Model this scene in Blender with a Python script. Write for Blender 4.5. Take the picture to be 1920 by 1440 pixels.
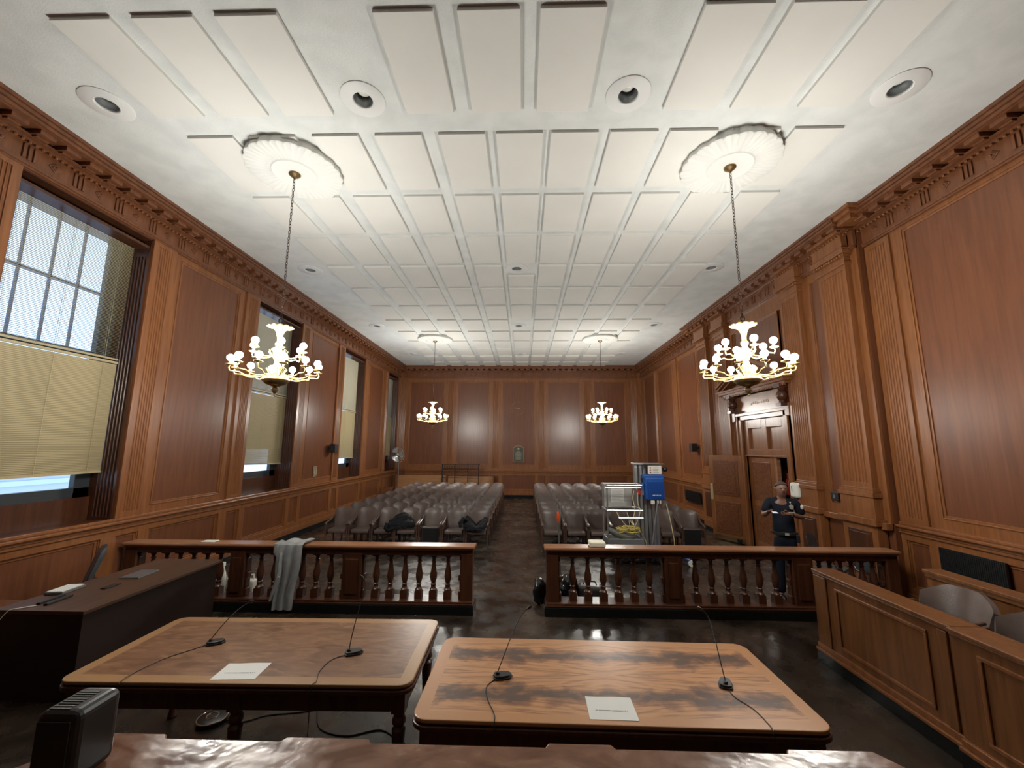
import bpy, math, random
from mathutils import Vector, Matrix, noise
S = bpy.context.scene
for o in list(bpy.data.objects): bpy.data.objects.remove(o)
PI = math.pi
random.seed(7)
col = S.collection

# ------------------------------------------------------------------ camera
cam_d = bpy.data.cameras.new('camera'); cam = bpy.data.objects.new('camera', cam_d); col.objects.link(cam)
cam_d.sensor_width = 36; cam_d.sensor_fit = 'HORIZONTAL'; cam_d.lens = 770/1920*36; cam_d.clip_start = 0.02; cam_d.clip_end = 200
RT = ((0.9996247530298554, 0.026948225274522005, 0.004913886908965603),
      (0.0007769240756238995, 0.15142336106636173, -0.9884686955651893),
      (-0.027381554356559198, 0.9881015933991402, 0.15134560318390136))
CH = 2.35
M = Matrix.Identity(4)
for i in range(3):
    M[i][0] = RT[0][i]; M[i][1] = -RT[1][i]; M[i][2] = -RT[2][i]
M[2][3] = CH
cam.matrix_world = M
S.camera = cam
# ------------------------------------------------------------------ view, world
S.view_settings.view_transform = 'Standard'; S.view_settings.look = 'None'; S.view_settings.gamma = 1
S.view_settings.use_curve_mapping = False
S.view_settings.exposure = 0.0
w = bpy.data.worlds.new('sky'); S.world = w; w.use_nodes = True
bg = w.node_tree.nodes['Background']; bg.inputs[0].default_value = (0.50, 0.70, 1.0, 1); bg.inputs[1].default_value = 2.2
BULB = 295.0     # emission of one lamp globe

# ------------------------------------------------------------------ materials
def mat(name, c, rough=.5, metal=0, spec=.5, emit=None, es=1, coat=0, trans=0, alpha=1):
    m = bpy.data.materials.new(name); m.use_nodes = True
    p = m.node_tree.nodes['Principled BSDF']
    p.inputs['Base Color'].default_value = (*c, 1); p.inputs['Roughness'].default_value = rough
    p.inputs['Metallic'].default_value = metal; p.inputs['Specular IOR Level'].default_value = spec
    p.inputs['Coat Weight'].default_value = coat; p.inputs['Transmission Weight'].default_value = trans
    if emit: p.inputs['Emission Color'].default_value = (*emit, 1); p.inputs['Emission Strength'].default_value = es
    return m
def nodes(m): return m.node_tree.nodes, m.node_tree.links, m.node_tree.nodes['Principled BSDF']
def noisy(m, c1, c2, scale=(1,1,1), detail=5, nscale=4, dist=0, bump=0, lo=.3, hi=.7, rough=None, bscale=None):
    n, l, p = nodes(m)
    tc = n.new('ShaderNodeTexCoord'); mp = n.new('ShaderNodeMapping'); mp.inputs['Scale'].default_value = scale
    l.new(tc.outputs['Object'], mp.inputs['Vector'])
    nz = n.new('ShaderNodeTexNoise'); nz.inputs['Scale'].default_value = nscale; nz.inputs['Detail'].default_value = detail
    nz.inputs['Distortion'].default_value = dist
    l.new(mp.outputs[0], nz.inputs['Vector'])
    cr = n.new('ShaderNodeValToRGB'); cr.color_ramp.elements[0].position = lo; cr.color_ramp.elements[1].position = hi
    cr.color_ramp.elements[0].color = (*c1, 1); cr.color_ramp.elements[1].color = (*c2, 1)
    l.new(nz.outputs['Fac'], cr.inputs[0]); l.new(cr.outputs[0], p.inputs['Base Color'])
    if rough:
        mr = n.new('ShaderNodeMapRange'); mr.inputs['To Min'].default_value = rough[0]; mr.inputs['To Max'].default_value = rough[1]
        mr.inputs['From Min'].default_value = .3; mr.inputs['From Max'].default_value = .7
        l.new(nz.outputs['Fac'], mr.inputs['Value']); l.new(mr.outputs[0], p.inputs['Roughness'])
    if bump:
        b = n.new('ShaderNodeBump'); b.inputs['Strength'].default_value = bump; b.inputs['Distance'].default_value = .01
        src = nz
        if bscale:
            src = n.new('ShaderNodeTexNoise'); src.inputs['Scale'].default_value = bscale; l.new(tc.outputs['Object'], src.inputs['Vector'])
        l.new(src.outputs['Fac'], b.inputs['Height']); l.new(b.outputs[0], p.inputs['Normal'])
    return m
def wood(name, c1, c2, rough=.34, scale=(9, 9, .7), nscale=2.2, bump=.04):
    return noisy(mat(name, c1, rough), c1, c2, scale, 7, nscale, .6, bump)
W_STILE = wood('oiled_wood', (.155, .055, .018), (.245, .093, .031), .30)
W_PANEL = wood('panel_wood', (.110, .037, .016), (.160, .057, .024), .30, (7, 7, .5))
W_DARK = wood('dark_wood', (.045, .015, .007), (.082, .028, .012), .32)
W_RAIL = wood('rail_wood', (.105, .036, .015), (.175, .068, .028), .26, (.7, 9, 9))
W_JURY = wood('jury_wood', (.115, .042, .014), (.20, .080, .026), .34)
W_HAND = wood('handrail_wood', (.22, .095, .045), (.34, .16, .08), .28, (.7, 9, 9))
W_PALE = wood('pale_wood', (.28, .13, .05), (.40, .20, .085), .4, (.7, 9, 9))
W_CLERK = wood('clerk_wood', (.055, .024, .012), (.085, .040, .020), .5, (6, .6, 6))
BLACK = mat('black_marble', (.006, .008, .008), .25)
PLASTER = noisy(mat('plaster', (.60, .61, .58), .8), (.60, .62, .60), (.675, .69, .67), (1, 1, 1), 8, 3.0, .3, .25, .35, .6, None, 60)
TILE = noisy(mat('acoustic_panel', (.72, .70, .63), .8), (.66, .65, .605), (.70, .69, .645), (1, 1, 1), 4, 1.2)
MEDAL = mat('plaster_ornament', (.68, .68, .64), .75)
BRASS = mat('brass', (.62, .44, .17), .32, .9)
BRASSD = mat('aged_brass', (.25, .16, .07), .4, .9)
CREAM = mat('cream_brass', (.50, .37, .14), .38, .6)
GLOBE = mat('lamp_globe', (1, .95, .85), .3, emit=(1.0, .985, .93), es=BULB)
IRON = mat('chain_iron', (.09, .055, .04), .45, .8)
BLIND = mat('blind_slat', (.40, .33, .19), .55)
BLIND2 = mat('blind_slat_grey', (.42, .38, .28), .55)
FRAME = mat('window_metal', (.03, .035, .04), .4)
GLASS = mat('window_glass', (1, 1, 1), .02, trans=1)
GLASS.node_tree.nodes['Principled BSDF'].inputs['IOR'].default_value = 1.01
LEATHER = noisy(mat('brown_vinyl', (.16, .11, .09), .34), (.098, .070, .060), (.135, .097, .084), (1, 1, 1), 3, 6, 0, .1, .3, .7, None, 90)
CHAIRWOOD = mat('chair_arm_wood', (.085, .048, .034), .3)
GREYV = mat('grey_office_vinyl', (.055, .065, .07), .4)
BLKPL = mat('black_plastic', (.012, .012, .013), .38)
GREYPL = mat('grey_plastic', (.12, .12, .11), .5)
PAPER = mat('white_paper', (.66, .66, .63), .6)
INK = mat('grey_ink', (.22, .22, .22), .7)
WHITEPL = mat('white_plastic', (.72, .71, .64), .45)
FOAM = mat('cream_foam', (.80, .76, .60), .8)
HOODIE = noisy(mat('grey_jersey', (.3, .31, .31), .9), (.25, .26, .265), (.34, .35, .345), (1, 1, 1), 5, 9, 0, .3, .3, .7, None, 200)
BLKCLOTH = noisy(mat('black_cloth', (.008, .01, .014), .75, spec=.25), (.003, .0035, .005), (.007, .008, .012), (1, 1, 1), 4, 14, 0, .3)
BAG = mat('black_bin_bag', (.008, .008, .009), .18)
ALU = mat('aluminium', (.55, .56, .57), .32, .85)
ALUG = mat('grey_mast', (.30, .31, .32), .4, .7)
BLUE = mat('blue_lift_plastic', (.012, .085, .36), .35)
YEL = mat('yellow_cable', (.62, .50, .10), .5)
YEL2 = mat('pale_cable', (.66, .57, .30), .5)
RED = mat('red_paint', (.42, .03, .02), .35)
ORANGE = mat('orange_grip', (.75, .09, .02), .4)
CHROME = mat('chrome', (.75, .76, .78), .12, 1)
BRONZE = noisy(mat('bronze_plaque', (.06, .06, .045), .45, .5), (.045, .048, .038), (.085, .085, .06), (1, 1, 1), 5, 14)
TAN = mat('clock_wood', (.22, .105, .055), .4)
SKIN = mat('skin', (.17, .085, .055), .5)
NAVY = mat('navy_uniform', (.004, .006, .012), .8, spec=.2)
HAIR = mat('short_hair', (.05, .036, .028), .8)
SILVER = mat('badge_silver', (.85, .83, .74), .25, .8)
MESHV = mat('vent_mesh', (.012, .014, .014), .5)

# floor: dark polished tiles with scuffs
FLOOR = mat('dark_floor_tile', (.03, .024, .02), .2)
n, l, p = nodes(FLOOR)
tc = n.new('ShaderNodeTexCoord')
nz = n.new('ShaderNodeTexNoise'); nz.inputs['Scale'].default_value = 1.3; nz.inputs['Detail'].default_value = 9; nz.inputs['Distortion'].default_value = .8
l.new(tc.outputs['Object'], nz.inputs['Vector'])
cr = n.new('ShaderNodeValToRGB'); cr.color_ramp.elements[0].position = .38; cr.color_ramp.elements[1].position = .72
cr.color_ramp.elements[0].color = (.018, .0125, .009, 1); cr.color_ramp.elements[1].color = (.082, .058, .042, 1)
l.new(nz.outputs['Fac'], cr.inputs[0])
br = n.new('ShaderNodeTexBrick'); br.offset = 0; br.inputs['Scale'].default_value = 1; br.inputs['Brick Width'].default_value = .305; br.inputs['Row Height'].default_value = .305
br.inputs['Mortar Size'].default_value = .0015; br.inputs['Color1'].default_value = (1, 1, 1, 1); br.inputs['Color2'].default_value = (.72, .72, .72, 1); br.inputs['Mortar'].default_value = (.35, .35, .35, 1)
l.new(tc.outputs['Object'], br.inputs['Vector'])
mx = n.new('ShaderNodeMix'); mx.data_type = 'RGBA'; mx.blend_type = 'MULTIPLY'; mx.inputs[0].default_value = 1
l.new(cr.outputs[0], mx.inputs[6]); l.new(br.outputs[0], mx.inputs[7]); l.new(mx.outputs[2], p.inputs['Base Color'])
n2 = n.new('ShaderNodeTexNoise'); n2.inputs['Scale'].default_value = 3.5; n2.inputs['Detail'].default_value = 8; l.new(tc.outputs['Object'], n2.inputs['Vector'])
mr = n.new('ShaderNodeMapRange'); mr.inputs['From Min'].default_value = .35; mr.inputs['From Max'].default_value = .7; mr.inputs['To Min'].default_value = .17; mr.inputs['To Max'].default_value = .42
l.new(n2.outputs['Fac'], mr.inputs['Value']); l.new(mr.outputs[0], p.inputs['Roughness'])
bp = n.new('ShaderNodeBump'); bp.inputs['Strength'].default_value = .05; bp.inputs['Distance'].default_value = .003; l.new(n2.outputs['Fac'], bp.inputs['Height']); l.new(bp.outputs[0], p.inputs['Normal'])

def veneer(name, hx, hy, border, light, mid, dark, figure):
    """table top: veneered field, mirrored about both axes, with a plain paler border"""
    m = mat(name, light, .3); n, l, p = nodes(m)
    tc = n.new('ShaderNodeTexCoord'); sp = n.new('ShaderNodeSeparateXYZ'); l.new(tc.outputs['Object'], sp.inputs[0])
    def mth(op, a, b=None, cl=False):
        q = n.new('ShaderNodeMath'); q.operation = op; q.use_clamp = cl
        for i, v in enumerate((a, b)):
            if v is None: continue
            if isinstance(v, (int, float)): q.inputs[i].default_value = v
            else: l.new(v, q.inputs[i])
        return q.outputs[0]
    ax = mth('ABSOLUTE', sp.outputs[0]); ay = mth('ABSOLUTE', sp.outputs[1])
    cb = n.new('ShaderNodeCombineXYZ')
    if figure: l.new(ax, cb.inputs[0]); l.new(ay, cb.inputs[1])
    else: l.new(sp.outputs[0], cb.inputs[0]); l.new(sp.outputs[1], cb.inputs[1])
    n1 = n.new('ShaderNodeTexNoise'); n1.inputs['Scale'].default_value = 2.6; n1.inputs['Detail'].default_value = 4; n1.inputs['Distortion'].default_value = .7; l.new(cb.outputs[0], n1.inputs['Vector'])
    w1 = mth('SUBTRACT', n1.outputs['Fac'], .5)
    if figure:
        yy = mth('ADD', ay, mth('MULTIPLY', w1, .42))
        band = mth('SUBTRACT', 1.0, mth('MULTIPLY', mth('ABSOLUTE', mth('SUBTRACT', yy, .235)), 9.0), True)
        q2 = mth('SUBTRACT', mth('ABSOLUTE', mth('SUBTRACT', ay, .24)), mth('MULTIPLY', mth('MULTIPLY', ax, ax), .10))
        c2 = n.new('ShaderNodeCombineXYZ'); l.new(mth('ADD', mth('MULTIPLY', ax, 3.6), mth('MULTIPLY', q2, 12.0)), c2.inputs[0]); l.new(mth('ADD', mth('MULTIPLY', q2, 15.0), mth('MULTIPLY', ax, 2.0)), c2.inputs[1])
        n4 = n.new('ShaderNodeTexNoise'); n4.inputs['Scale'].default_value = 1.5; n4.inputs['Detail'].default_value = 6; n4.inputs['Distortion'].default_value = 1.6; l.new(c2.outputs[0], n4.inputs['Vector'])
        strp = mth('MULTIPLY', mth('SUBTRACT', n4.outputs['Fac'], .44), 3.4, True)
        n3 = n.new('ShaderNodeTexNoise'); n3.inputs['Scale'].default_value = 6; n3.inputs['Detail'].default_value = 8; n3.inputs['Distortion'].default_value = 1.6; l.new(cb.outputs[0], n3.inputs['Vector'])
        bb = mth('MULTIPLY', band, mth('MULTIPLY', mth('SUBTRACT', n3.outputs['Fac'], .20), 3.2), True)
        fac = mth('ADD', bb, mth('MULTIPLY', strp, .55), True)
    else:
        n3 = n.new('ShaderNodeTexNoise'); n3.inputs['Scale'].default_value = 4; n3.inputs['Detail'].default_value = 9; n3.inputs['Distortion'].default_value = 1.5
        mp = n.new('ShaderNodeMapping'); mp.inputs['Scale'].default_value = (1, 2.6, 1); l.new(cb.outputs[0], mp.inputs[0]); l.new(mp.outputs[0], n3.inputs['Vector'])
        fac = mth('MULTIPLY', mth('SUBTRACT', n3.outputs['Fac'], .33), 2.4, True)
    cr = n.new('ShaderNodeValToRGB'); e = cr.color_ramp.elements
    e[0].color = (*light, 1); e[1].color = (*dark, 1); e[1].position = .85
    k = e.new(.4); k.color = (*mid, 1)
    l.new(fac, cr.inputs[0])
    inside = mth('MULTIPLY', mth('LESS_THAN', ax, hx-border), mth('LESS_THAN', ay, hy-border))
    mx = n.new('ShaderNodeMix'); mx.data_type = 'RGBA'; l.new(inside, mx.inputs[0])
    bc = tuple(v*.9 for v in light) if figure else (.33, .185, .085)
    mx.inputs[6].default_value = (*bc, 1); l.new(cr.outputs[0], mx.inputs[7]); l.new(mx.outputs[2], p.inputs['Base Color'])
    bp = n.new('ShaderNodeBump'); bp.inputs['Strength'].default_value = .08; bp.inputs['Distance'].default_value = .003
    l.new(n3.outputs['Fac'], bp.inputs['Height']); l.new(bp.outputs[0], p.inputs['Normal'])
    return m
V_FLAME = veneer('flame_mahogany', 1.19, .515, .07, (.47, .235, .105), (.24, .108, .050), (.095, .055, .040), True)
V_WORN = veneer('worn_walnut_veneer', 1.18, .51, .07, (.27, .145, .075), (.20, .10, .052), (.13, .062, .032), False)
BENCHTOP = noisy(mat('worn_bench_top', (.2, .09, .05), .3, spec=.4), (.15, .058, .026), (.29, .135, .072), (1, 2.2, 1), 9, 5, 1.4, .14, .35, .68, (.13, .30), 22)

# ------------------------------------------------------------------ mesh helpers
ORI = {}
class MB:
    def __init__(s): s.v = []; s.f = []; s.m = []; s.mi = 0; s.T = None
    def add(s, vs, fs):
        o = len(s.v)
        if s.T is not None: vs = [s.T @ Vector(q) for q in vs]
        s.v += [tuple(q) for q in vs]; s.f += [tuple(i+o for i in f) for f in fs]; s.m += [s.mi]*len(fs)
        return s
    def box(s, x0, x1, y0, y1, z0, z1):
        if x1 < x0: x0, x1 = x1, x0
        if y1 < y0: y0, y1 = y1, y0
        if z1 < z0: z0, z1 = z1, z0
        return s.add([(x0,y0,z0),(x1,y0,z0),(x1,y1,z0),(x0,y1,z0),(x0,y0,z1),(x1,y0,z1),(x1,y1,z1),(x0,y1,z1)],
                     [(0,3,2,1),(4,5,6,7),(0,1,5,4),(1,2,6,5),(2,3,7,6),(3,0,4,7)])
    def cbox(s, x, y, z, a, b, c): return s.box(x-a/2, x+a/2, y-b/2, y+b/2, z-c/2, z+c/2)
    def prism(s, poly, z0, z1, f=lambda a, b, c: (a, b, c)):
        """poly in (a,b), extruded in c from z0 to z1, mapped to xyz by f"""
        k = len(poly)
        vs = [f(a, b, z0) for a, b in poly] + [f(a, b, z1) for a, b in poly]
        fs = [tuple(range(k))[::-1], tuple(range(k, 2*k))] + [(i, (i+1) % k, (i+1) % k+k, i+k) for i in range(k)]
        return s.add(vs, fs)
    def lathe(s, prof, x=0, y=0, z=0, seg=24, mod=None):
        vs = []; fs = []
        for (r, h) in prof:
            for i in range(seg):
                a = 2*PI*i/seg; rr = r*(mod(a) if mod else 1)
                vs.append((x+rr*math.cos(a), y+rr*math.sin(a), z+h))
        for j in range(len(prof)-1):
            for i in range(seg):
                k = (i+1) % seg
                fs.append((j*seg+i, j*seg+k, (j+1)*seg+k, (j+1)*seg+i))
        if prof[0][0] > 1e-5: fs.append(tuple(range(seg))[::-1])
        if prof[-1][0] > 1e-5: fs.append(tuple(range((len(prof)-1)*seg, len(prof)*seg)))
        return s.add(vs, fs)
    def tube(s, pts, r, seg=8, flat=1.0, cap=True):
        pts = [Vector(q) for q in pts]; k = len(pts)
        rs = r if isinstance(r, (list, tuple)) else [r]*k
        vs = []; fs = []; up = None
        for i in range(k):
            t = (pts[min(i+1, k-1)]-pts[max(i-1, 0)]).normalized()
            if up is None: up = Vector((0, 0, 1)) if abs(t.z) < .9 else Vector((1, 0, 0))
            a = t.cross(up).normalized(); b = a.cross(t).normalized(); up = b
            for j in range(seg):
                th = 2*PI*j/seg
                vs.append(pts[i]+a*math.cos(th)*rs[i]+b*math.sin(th)*rs[i]*flat)
        for i in range(k-1):
            for j in range(seg):
                q = (j+1) % seg; fs.append((i*seg+j, i*seg+q, (i+1)*seg+q, (i+1)*seg+j))
        if cap: fs.append(tuple(range(seg))[::-1]); fs.append(tuple(range((k-1)*seg, k*seg)))
        return s.add(vs, fs)
    def ball(s, x, y, z, r, seg=10, ring=6, sx=1, sy=1, sz=1):
        vs = [(x, y, z+r*sz)]; fs = []
        for i in range(1, ring):
            ph = PI*i/ring
            for j in range(seg):
                th = 2*PI*j/seg; vs.append((x+r*sx*math.sin(ph)*math.cos(th), y+r*sy*math.sin(ph)*math.sin(th), z+r*sz*math.cos(ph)))
        vs.append((x, y, z-r*sz)); e = len(vs)-1
        for j in range(seg):
            q = (j+1) % seg; fs.append((0, 1+j, 1+q)); fs.append((e, 1+(ring-2)*seg+q, 1+(ring-2)*seg+j))
            for i in range(ring-2): fs.append((1+i*seg+j, 1+(i+1)*seg+j, 1+(i+1)*seg+q, 1+i*seg+q))
        return s.add(vs, fs)
    def grid(s, fn, nu, nv, th=0):
        """sheet fn(u,v) u,v in 0..1; th>0 closes it as a slab (fn2 offset along local normal)"""
        P = [[Vector(fn(i/nu, j/nv)) for i in range(nu+1)] for j in range(nv+1)]
        def idx(i, j): return j*(nu+1)+i
        vs = [P[j][i] for j in range(nv+1) for i in range(nu+1)]
        fs = [(idx(i,j), idx(i+1,j), idx(i+1,j+1), idx(i,j+1)) for j in range(nv) for i in range(nu)]
        if th:
            N = []
            for j in range(nv+1):
                for i in range(nu+1):
                    du = P[j][min(i+1,nu)]-P[j][max(i-1,0)]; dv = P[min(j+1,nv)][i]-P[max(j-1,0)][i]
                    nn = du.cross(dv); N.append(nn.normalized() if nn.length > 1e-9 else Vector((0,0,1)))
            o = len(vs); vs2 = [vs[q]-N[q]*th for q in range(o)]
            fs += [tuple(q+o for q in f[::-1]) for f in fs]
            bd = [idx(i,0) for i in range(nu+1)]+[idx(nu,j) for j in range(1,nv+1)]+[idx(i,nv) for i in range(nu-1,-1,-1)]+[idx(0,j) for j in range(nv-1,0,-1)]
            for q in range(len(bd)):
                a, b = bd[q], bd[(q+1) % len(bd)]; fs.append((b, a, a+o, b+o))
            vs = vs+vs2
        return s.add(vs, fs)
    def build(s, name, m, parent=None, smooth=False, bevel=0, world=False, sub=0, seg=2):
        me = bpy.data.meshes.new(name)
        vs = s.v
        if world and parent is not None:
            o = ORI[parent.name]; vs = [(a-o[0], b-o[1], c-o[2]) for a, b, c in vs]
        me.from_pydata(vs, [], s.f); me.validate()
        for q in (m if isinstance(m, (list, tuple)) else [m]): me.materials.append(q)
        if isinstance(m, (list, tuple)) and len(s.m) == len(me.polygons): me.polygons.foreach_set('material_index', s.m)
        if smooth: me.polygons.foreach_set('use_smooth', [True]*len(me.polygons))
        me.update()
        ob = bpy.data.objects.new(name, me); col.objects.link(ob)
        if smooth == 'auto' or (smooth and not sub):
            md = ob.modifiers.new('es', 'EDGE_SPLIT'); md.split_angle = .7
        if bevel:
            b = ob.modifiers.new('bevel', 'BEVEL'); b.width = bevel; b.segments = seg; b.limit_method = 'ANGLE'
        if sub:
            b = ob.modifiers.new('sub', 'SUBSURF'); b.levels = sub; b.render_levels = sub
        if parent is not None:
            ob.parent = parent; ORI[ob.name] = ORI.get(parent.name, (0, 0, 0))
        else: ORI[ob.name] = (0, 0, 0)
        return ob
def tag(o, label=None, cat=None, group=None, kind=None):
    if label: o['label'] = label
    if cat: o['category'] = cat
    if group: o['group'] = group
    if kind: o['kind'] = kind
    return o
def thing(name, label, cat, loc=(0,0,0), rz=0, group=None, kind=None):
    o = bpy.data.objects.new(name, None); o.empty_display_size = .1; col.objects.link(o)
    o.location = loc; o.rotation_euler = (0, 0, rz); ORI[o.name] = tuple(loc)
    return tag(o, label, cat, group, kind)
def struct(o): o['kind'] = 'structure'; return o
def copy_tree(o, parent=None):
    c = o.copy(); col.objects.link(c)
    if parent is not None: c.parent = parent
    for ch in [q for q in KIDS(o)]: copy_tree(ch, c)
    return c
def KIDS(o): return [q for q in o.children]

# ------------------------------------------------------------------ the room
XL, XR, YB, YF, ZC = -6.03, 5.68, 19.7, -2.6, 6.22
XBAY = 5.53; BY0, BY1 = 6.54, 12.86
DADO = 1.24; HEAD = 5.64
fl = MB().box(XL-.6, XR+2.2, YF-.3, YB+.3, -.1, 0).build('floor', FLOOR); struct(fl)

def maps(side, off=0.0):
    """(u along the wall, d out into the room, z) -> xyz"""
    if side == 'left': return lambda u, d, z: (XL+d+off, u, z)
    if side == 'right': return lambda u, d, z: (XR-d-off, u, z)
    if side == 'back': return lambda u, d, z: (u, YB-d-off, z)
    return lambda u, d, z: (u, YF+d+off, z)
def wb(mb, f, u0, u1, z0, z1, d0, d1):
    a = f(u0, d0, z0); b = f(u1, d1, z1); mb.box(a[0], b[0], a[1], b[1], a[2], b[2])
def fluted(mb, f, u0, u1, z0, z1, d, n=6, edge=.07):
    """fluted board: vertical prism with hollows; plain blocks at foot and head"""
    sp = (u1-u0-2*edge)/n; r = sp*.40; P = [(u0, 0), (u0, d)]
    for i in range(n):
        c = u0+edge+sp*(i+.5)
        for k in range(5):
            a = PI*k/4; P.append((c-r*math.cos(a), d-r*.9*math.sin(a)))
    P += [(u1, d), (u1, 0)]
    mb.prism(P, z0+.08, z1-.08, f)
    for a, b in ((z0, z0+.08), (z1-.08, z1)): wb(mb, f, u0, u1, a, b, 0, d)
def panel_rect(parent, f, u0, u1, z0, z1, m=None, fd=0.0, w=.045):
    """sunk field with a moulded frame round it"""
    mb = MB(); wb(mb, f, u0+w*.4, u1-w*.4, z0+w*.4, z1-w*.4, -.03, fd+.004)
    o = mb.build('wall_panel', m or W_PANEL, parent)
    mo = MB()
    for (a, b, c, d) in ((u0, u1, z0, z0+w), (u0, u1, z1-w, z1), (u0, u0+w, z0+w, z1-w), (u1-w, u1, z0+w, z1-w)):
        wb(mo, f, a, b, c, d, -.02, fd+.018)
    for (a, b, c, d) in ((u0, u1, z0, z0+.014), (u0, u1, z1-.014, z1), (u0, u0+.014, z0, z1), (u1-.014, u1, z0, z1)):
        wb(mo, f, a, b, c, d, -.02, fd+.034)
    mo.build('panel_moulding', W_STILE, o, bevel=.004)
    return o
def stiles(mb, f, U, z0, z1, holes, d=.026):
    """raised boards filling U x z0..z1 but for the rectangular holes (u0,u1,h0,h1) side by side"""
    x = U[0]
    for (a, b, c, e) in sorted(holes):
        wb(mb, f, x, a, z0, z1, -.02, d)
        if c > z0: wb(mb, f, a, b, z0, c, -.02, d)
        if e < z1: wb(mb, f, a, b, e, z1, -.02, d)
        x = b
    wb(mb, f, x, U[1], z0, z1, -.02, d)
def dado(name, f, segs, wpar, skip=()):
    """low panelling z .16..DADO with a moulded cap; segs = list of (u0,u1) small/large panels"""
    mb = MB(); lo = segs[0][0]-.1; hi = segs[-1][1]+.1
    stiles(mb, f, (lo, hi), .15, DADO-.06, [(a, b, .36, 1.03) for a, b in segs], .05)
    mb.build('dado_frame', W_STILE, wpar)
    cp = MB()
    wb(cp, f, lo, hi, DADO-.12, DADO-.08, 0, .075); wb(cp, f, lo, hi, DADO-.08, DADO-.035, 0, .09); wb(cp, f, lo, hi, DADO-.035, DADO, 0, .13)
    wb(cp, f, lo, hi, DADO, DADO+.04, 0, .06)
    wb(cp, f, lo, hi, .13, .24, 0, .085); wb(cp, f, lo, hi, .24, .27, 0, .07)
    cp.build('dado_moulding', W_STILE, wpar, bevel=.008)
    for a, b in segs: panel_rect(wpar, f, a, b, .36, 1.03, None, .0)

# --- left wall with four windows
fL = maps('left')
WIN = [(4.30, 6.08), (8.80, 10.66), (13.36, 15.20), (17.90, 19.42)]
mb = MB(); x = YF
for a, b in WIN:
    wb(mb, fL, x, a, 0, ZC, -.5, -.02)
    wb(mb, fL, a, b, 0, DADO, -.5, -.02); wb(mb, fL, a, b, HEAD, ZC, -.5, -.02); x = b
wb(mb, fL, x, YB+.3, 0, ZC, -.5, -.02)
wall_left = struct(mb.build('wall_left', W_PANEL))
mb = MB()
panels = [(1.9, 3.72), (6.66, 8.18), (11.26, 12.98), (15.74, 17.28)]
x = YF
allh = []
for a, b in panels: allh.append((a, b, 1.40, 5.56))
for i, (a, b) in enumerate(WIN): allh.append((a, b, DADO, HEAD))
stiles(mb, fL, (YF, YB), DADO, ZC-.3, allh, .022)
mb.build('stile_boards', W_STILE, wall_left)
for a, b in panels: panel_rect(wall_left, fL, a, b, 1.40, 5.56)
for i, (a, b) in enumerate(WIN):
    for (p0, p1) in ((a-.44, a), (b, b+.44)):
        if p1 > YB-.02: p1 = YB-.02
        mb = MB(); fluted(mb, fL, p0, p1, DADO+.04, HEAD+.02, .055, 6, .09); mb.build('pilaster', W_STILE, wall_left)
    # reveals: fluted boards running into the wall, soffit, sill, apron panel
    for uu, sg in ((a, 1), (b, -1)):
        mb = MB(); f2 = lambda q, d, z, uu=uu, sg=sg: (XL-q, uu+sg*d, z)
        fluted(mb, f2, -.02, .30, DADO, HEAD-.22, .03, 5, .03)
        mb.box(XL-.5, XL+.02, uu, uu+sg*.02, HEAD-.22, HEAD)
        mb.box(XL-.5, XL-.30, uu, uu+sg*.028, DADO, HEAD)
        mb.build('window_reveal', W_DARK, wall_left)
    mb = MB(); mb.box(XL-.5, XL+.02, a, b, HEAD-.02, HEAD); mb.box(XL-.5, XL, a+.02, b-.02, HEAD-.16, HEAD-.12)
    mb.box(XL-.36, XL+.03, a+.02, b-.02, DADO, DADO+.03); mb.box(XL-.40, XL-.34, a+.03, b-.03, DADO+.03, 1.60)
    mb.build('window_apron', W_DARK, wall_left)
dL = [(1.9, 3.9), (4.44, 5.92), (6.14, 6.50), (6.68, 8.20), (8.42, 8.80), (8.96, 10.52), (10.68, 11.06), (11.22, 12.84), (13.02, 13.36), (13.5, 15.1), (15.28, 15.62), (15.78, 17.3), (17.5, 17.86), (18.0, 19.4)]
dado('dado_left', fL, dL, wall_left)

def blind(y0, y1, zt, zb, x, tilt, m, parent, label=None, sag=0):
    mb = MB(); pitch = .0225; w = .025; k = int((zt-zb)/pitch); ct, st = math.cos(tilt), math.sin(tilt)
    for i in range(k):
        z = zb+pitch*(i+.5)
        vs = []
        for t in (-.5, 0, .5):
            dx = t*w; cz = .0025*(1-4*t*t)
            px = x+dx*ct-cz*st; pz = z+dx*st+cz*ct
            s0 = sag*max(0, 1-i/14)
            vs += [(px, y0, pz), (px, y1, pz-s0)]
        mb.add(vs, [(0, 1, 3, 2), (2, 3, 5, 4)])
    o = mb.build('slats', m, parent); o['kind'] = 'stuff'
    r = MB(); r.box(x-.018, x+.018, y0-.01, y1+.01, zt, zt+.035); r.build('headrail', m, parent, bevel=.003)
    r = MB(); n_ = 1
    r.add([(x-.014, y0, zb-.025), (x+.014, y0, zb-.025), (x+.014, y0, zb), (x-.014, y0, zb), (x-.014, y1, zb-.025-sag), (x+.014, y1, zb-.025-sag), (x+.014, y1, zb-sag), (x-.014, y1, zb-sag)],
          [(0,1,2,3),(7,6,5,4),(0,4,5,1),(1,5,6,2),(2,6,7,3),(3,7,4,0)])
    r.build('bottom_rail', m, parent)
    r = MB()
    for q in (.12, .5, .88):
        yy = y0+(y1-y0)*q; r.box(x+.0145, x+.016, yy-.002, yy+.002, zb, zt)
        r.box(x-.016, x-.0145, yy-.002, yy+.002, zb, zt)
    r.build('ladder_cord', m, parent)
ords = ['nearest the bench', 'second from the bench', 'third from the bench', 'farthest from the bench']
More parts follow.
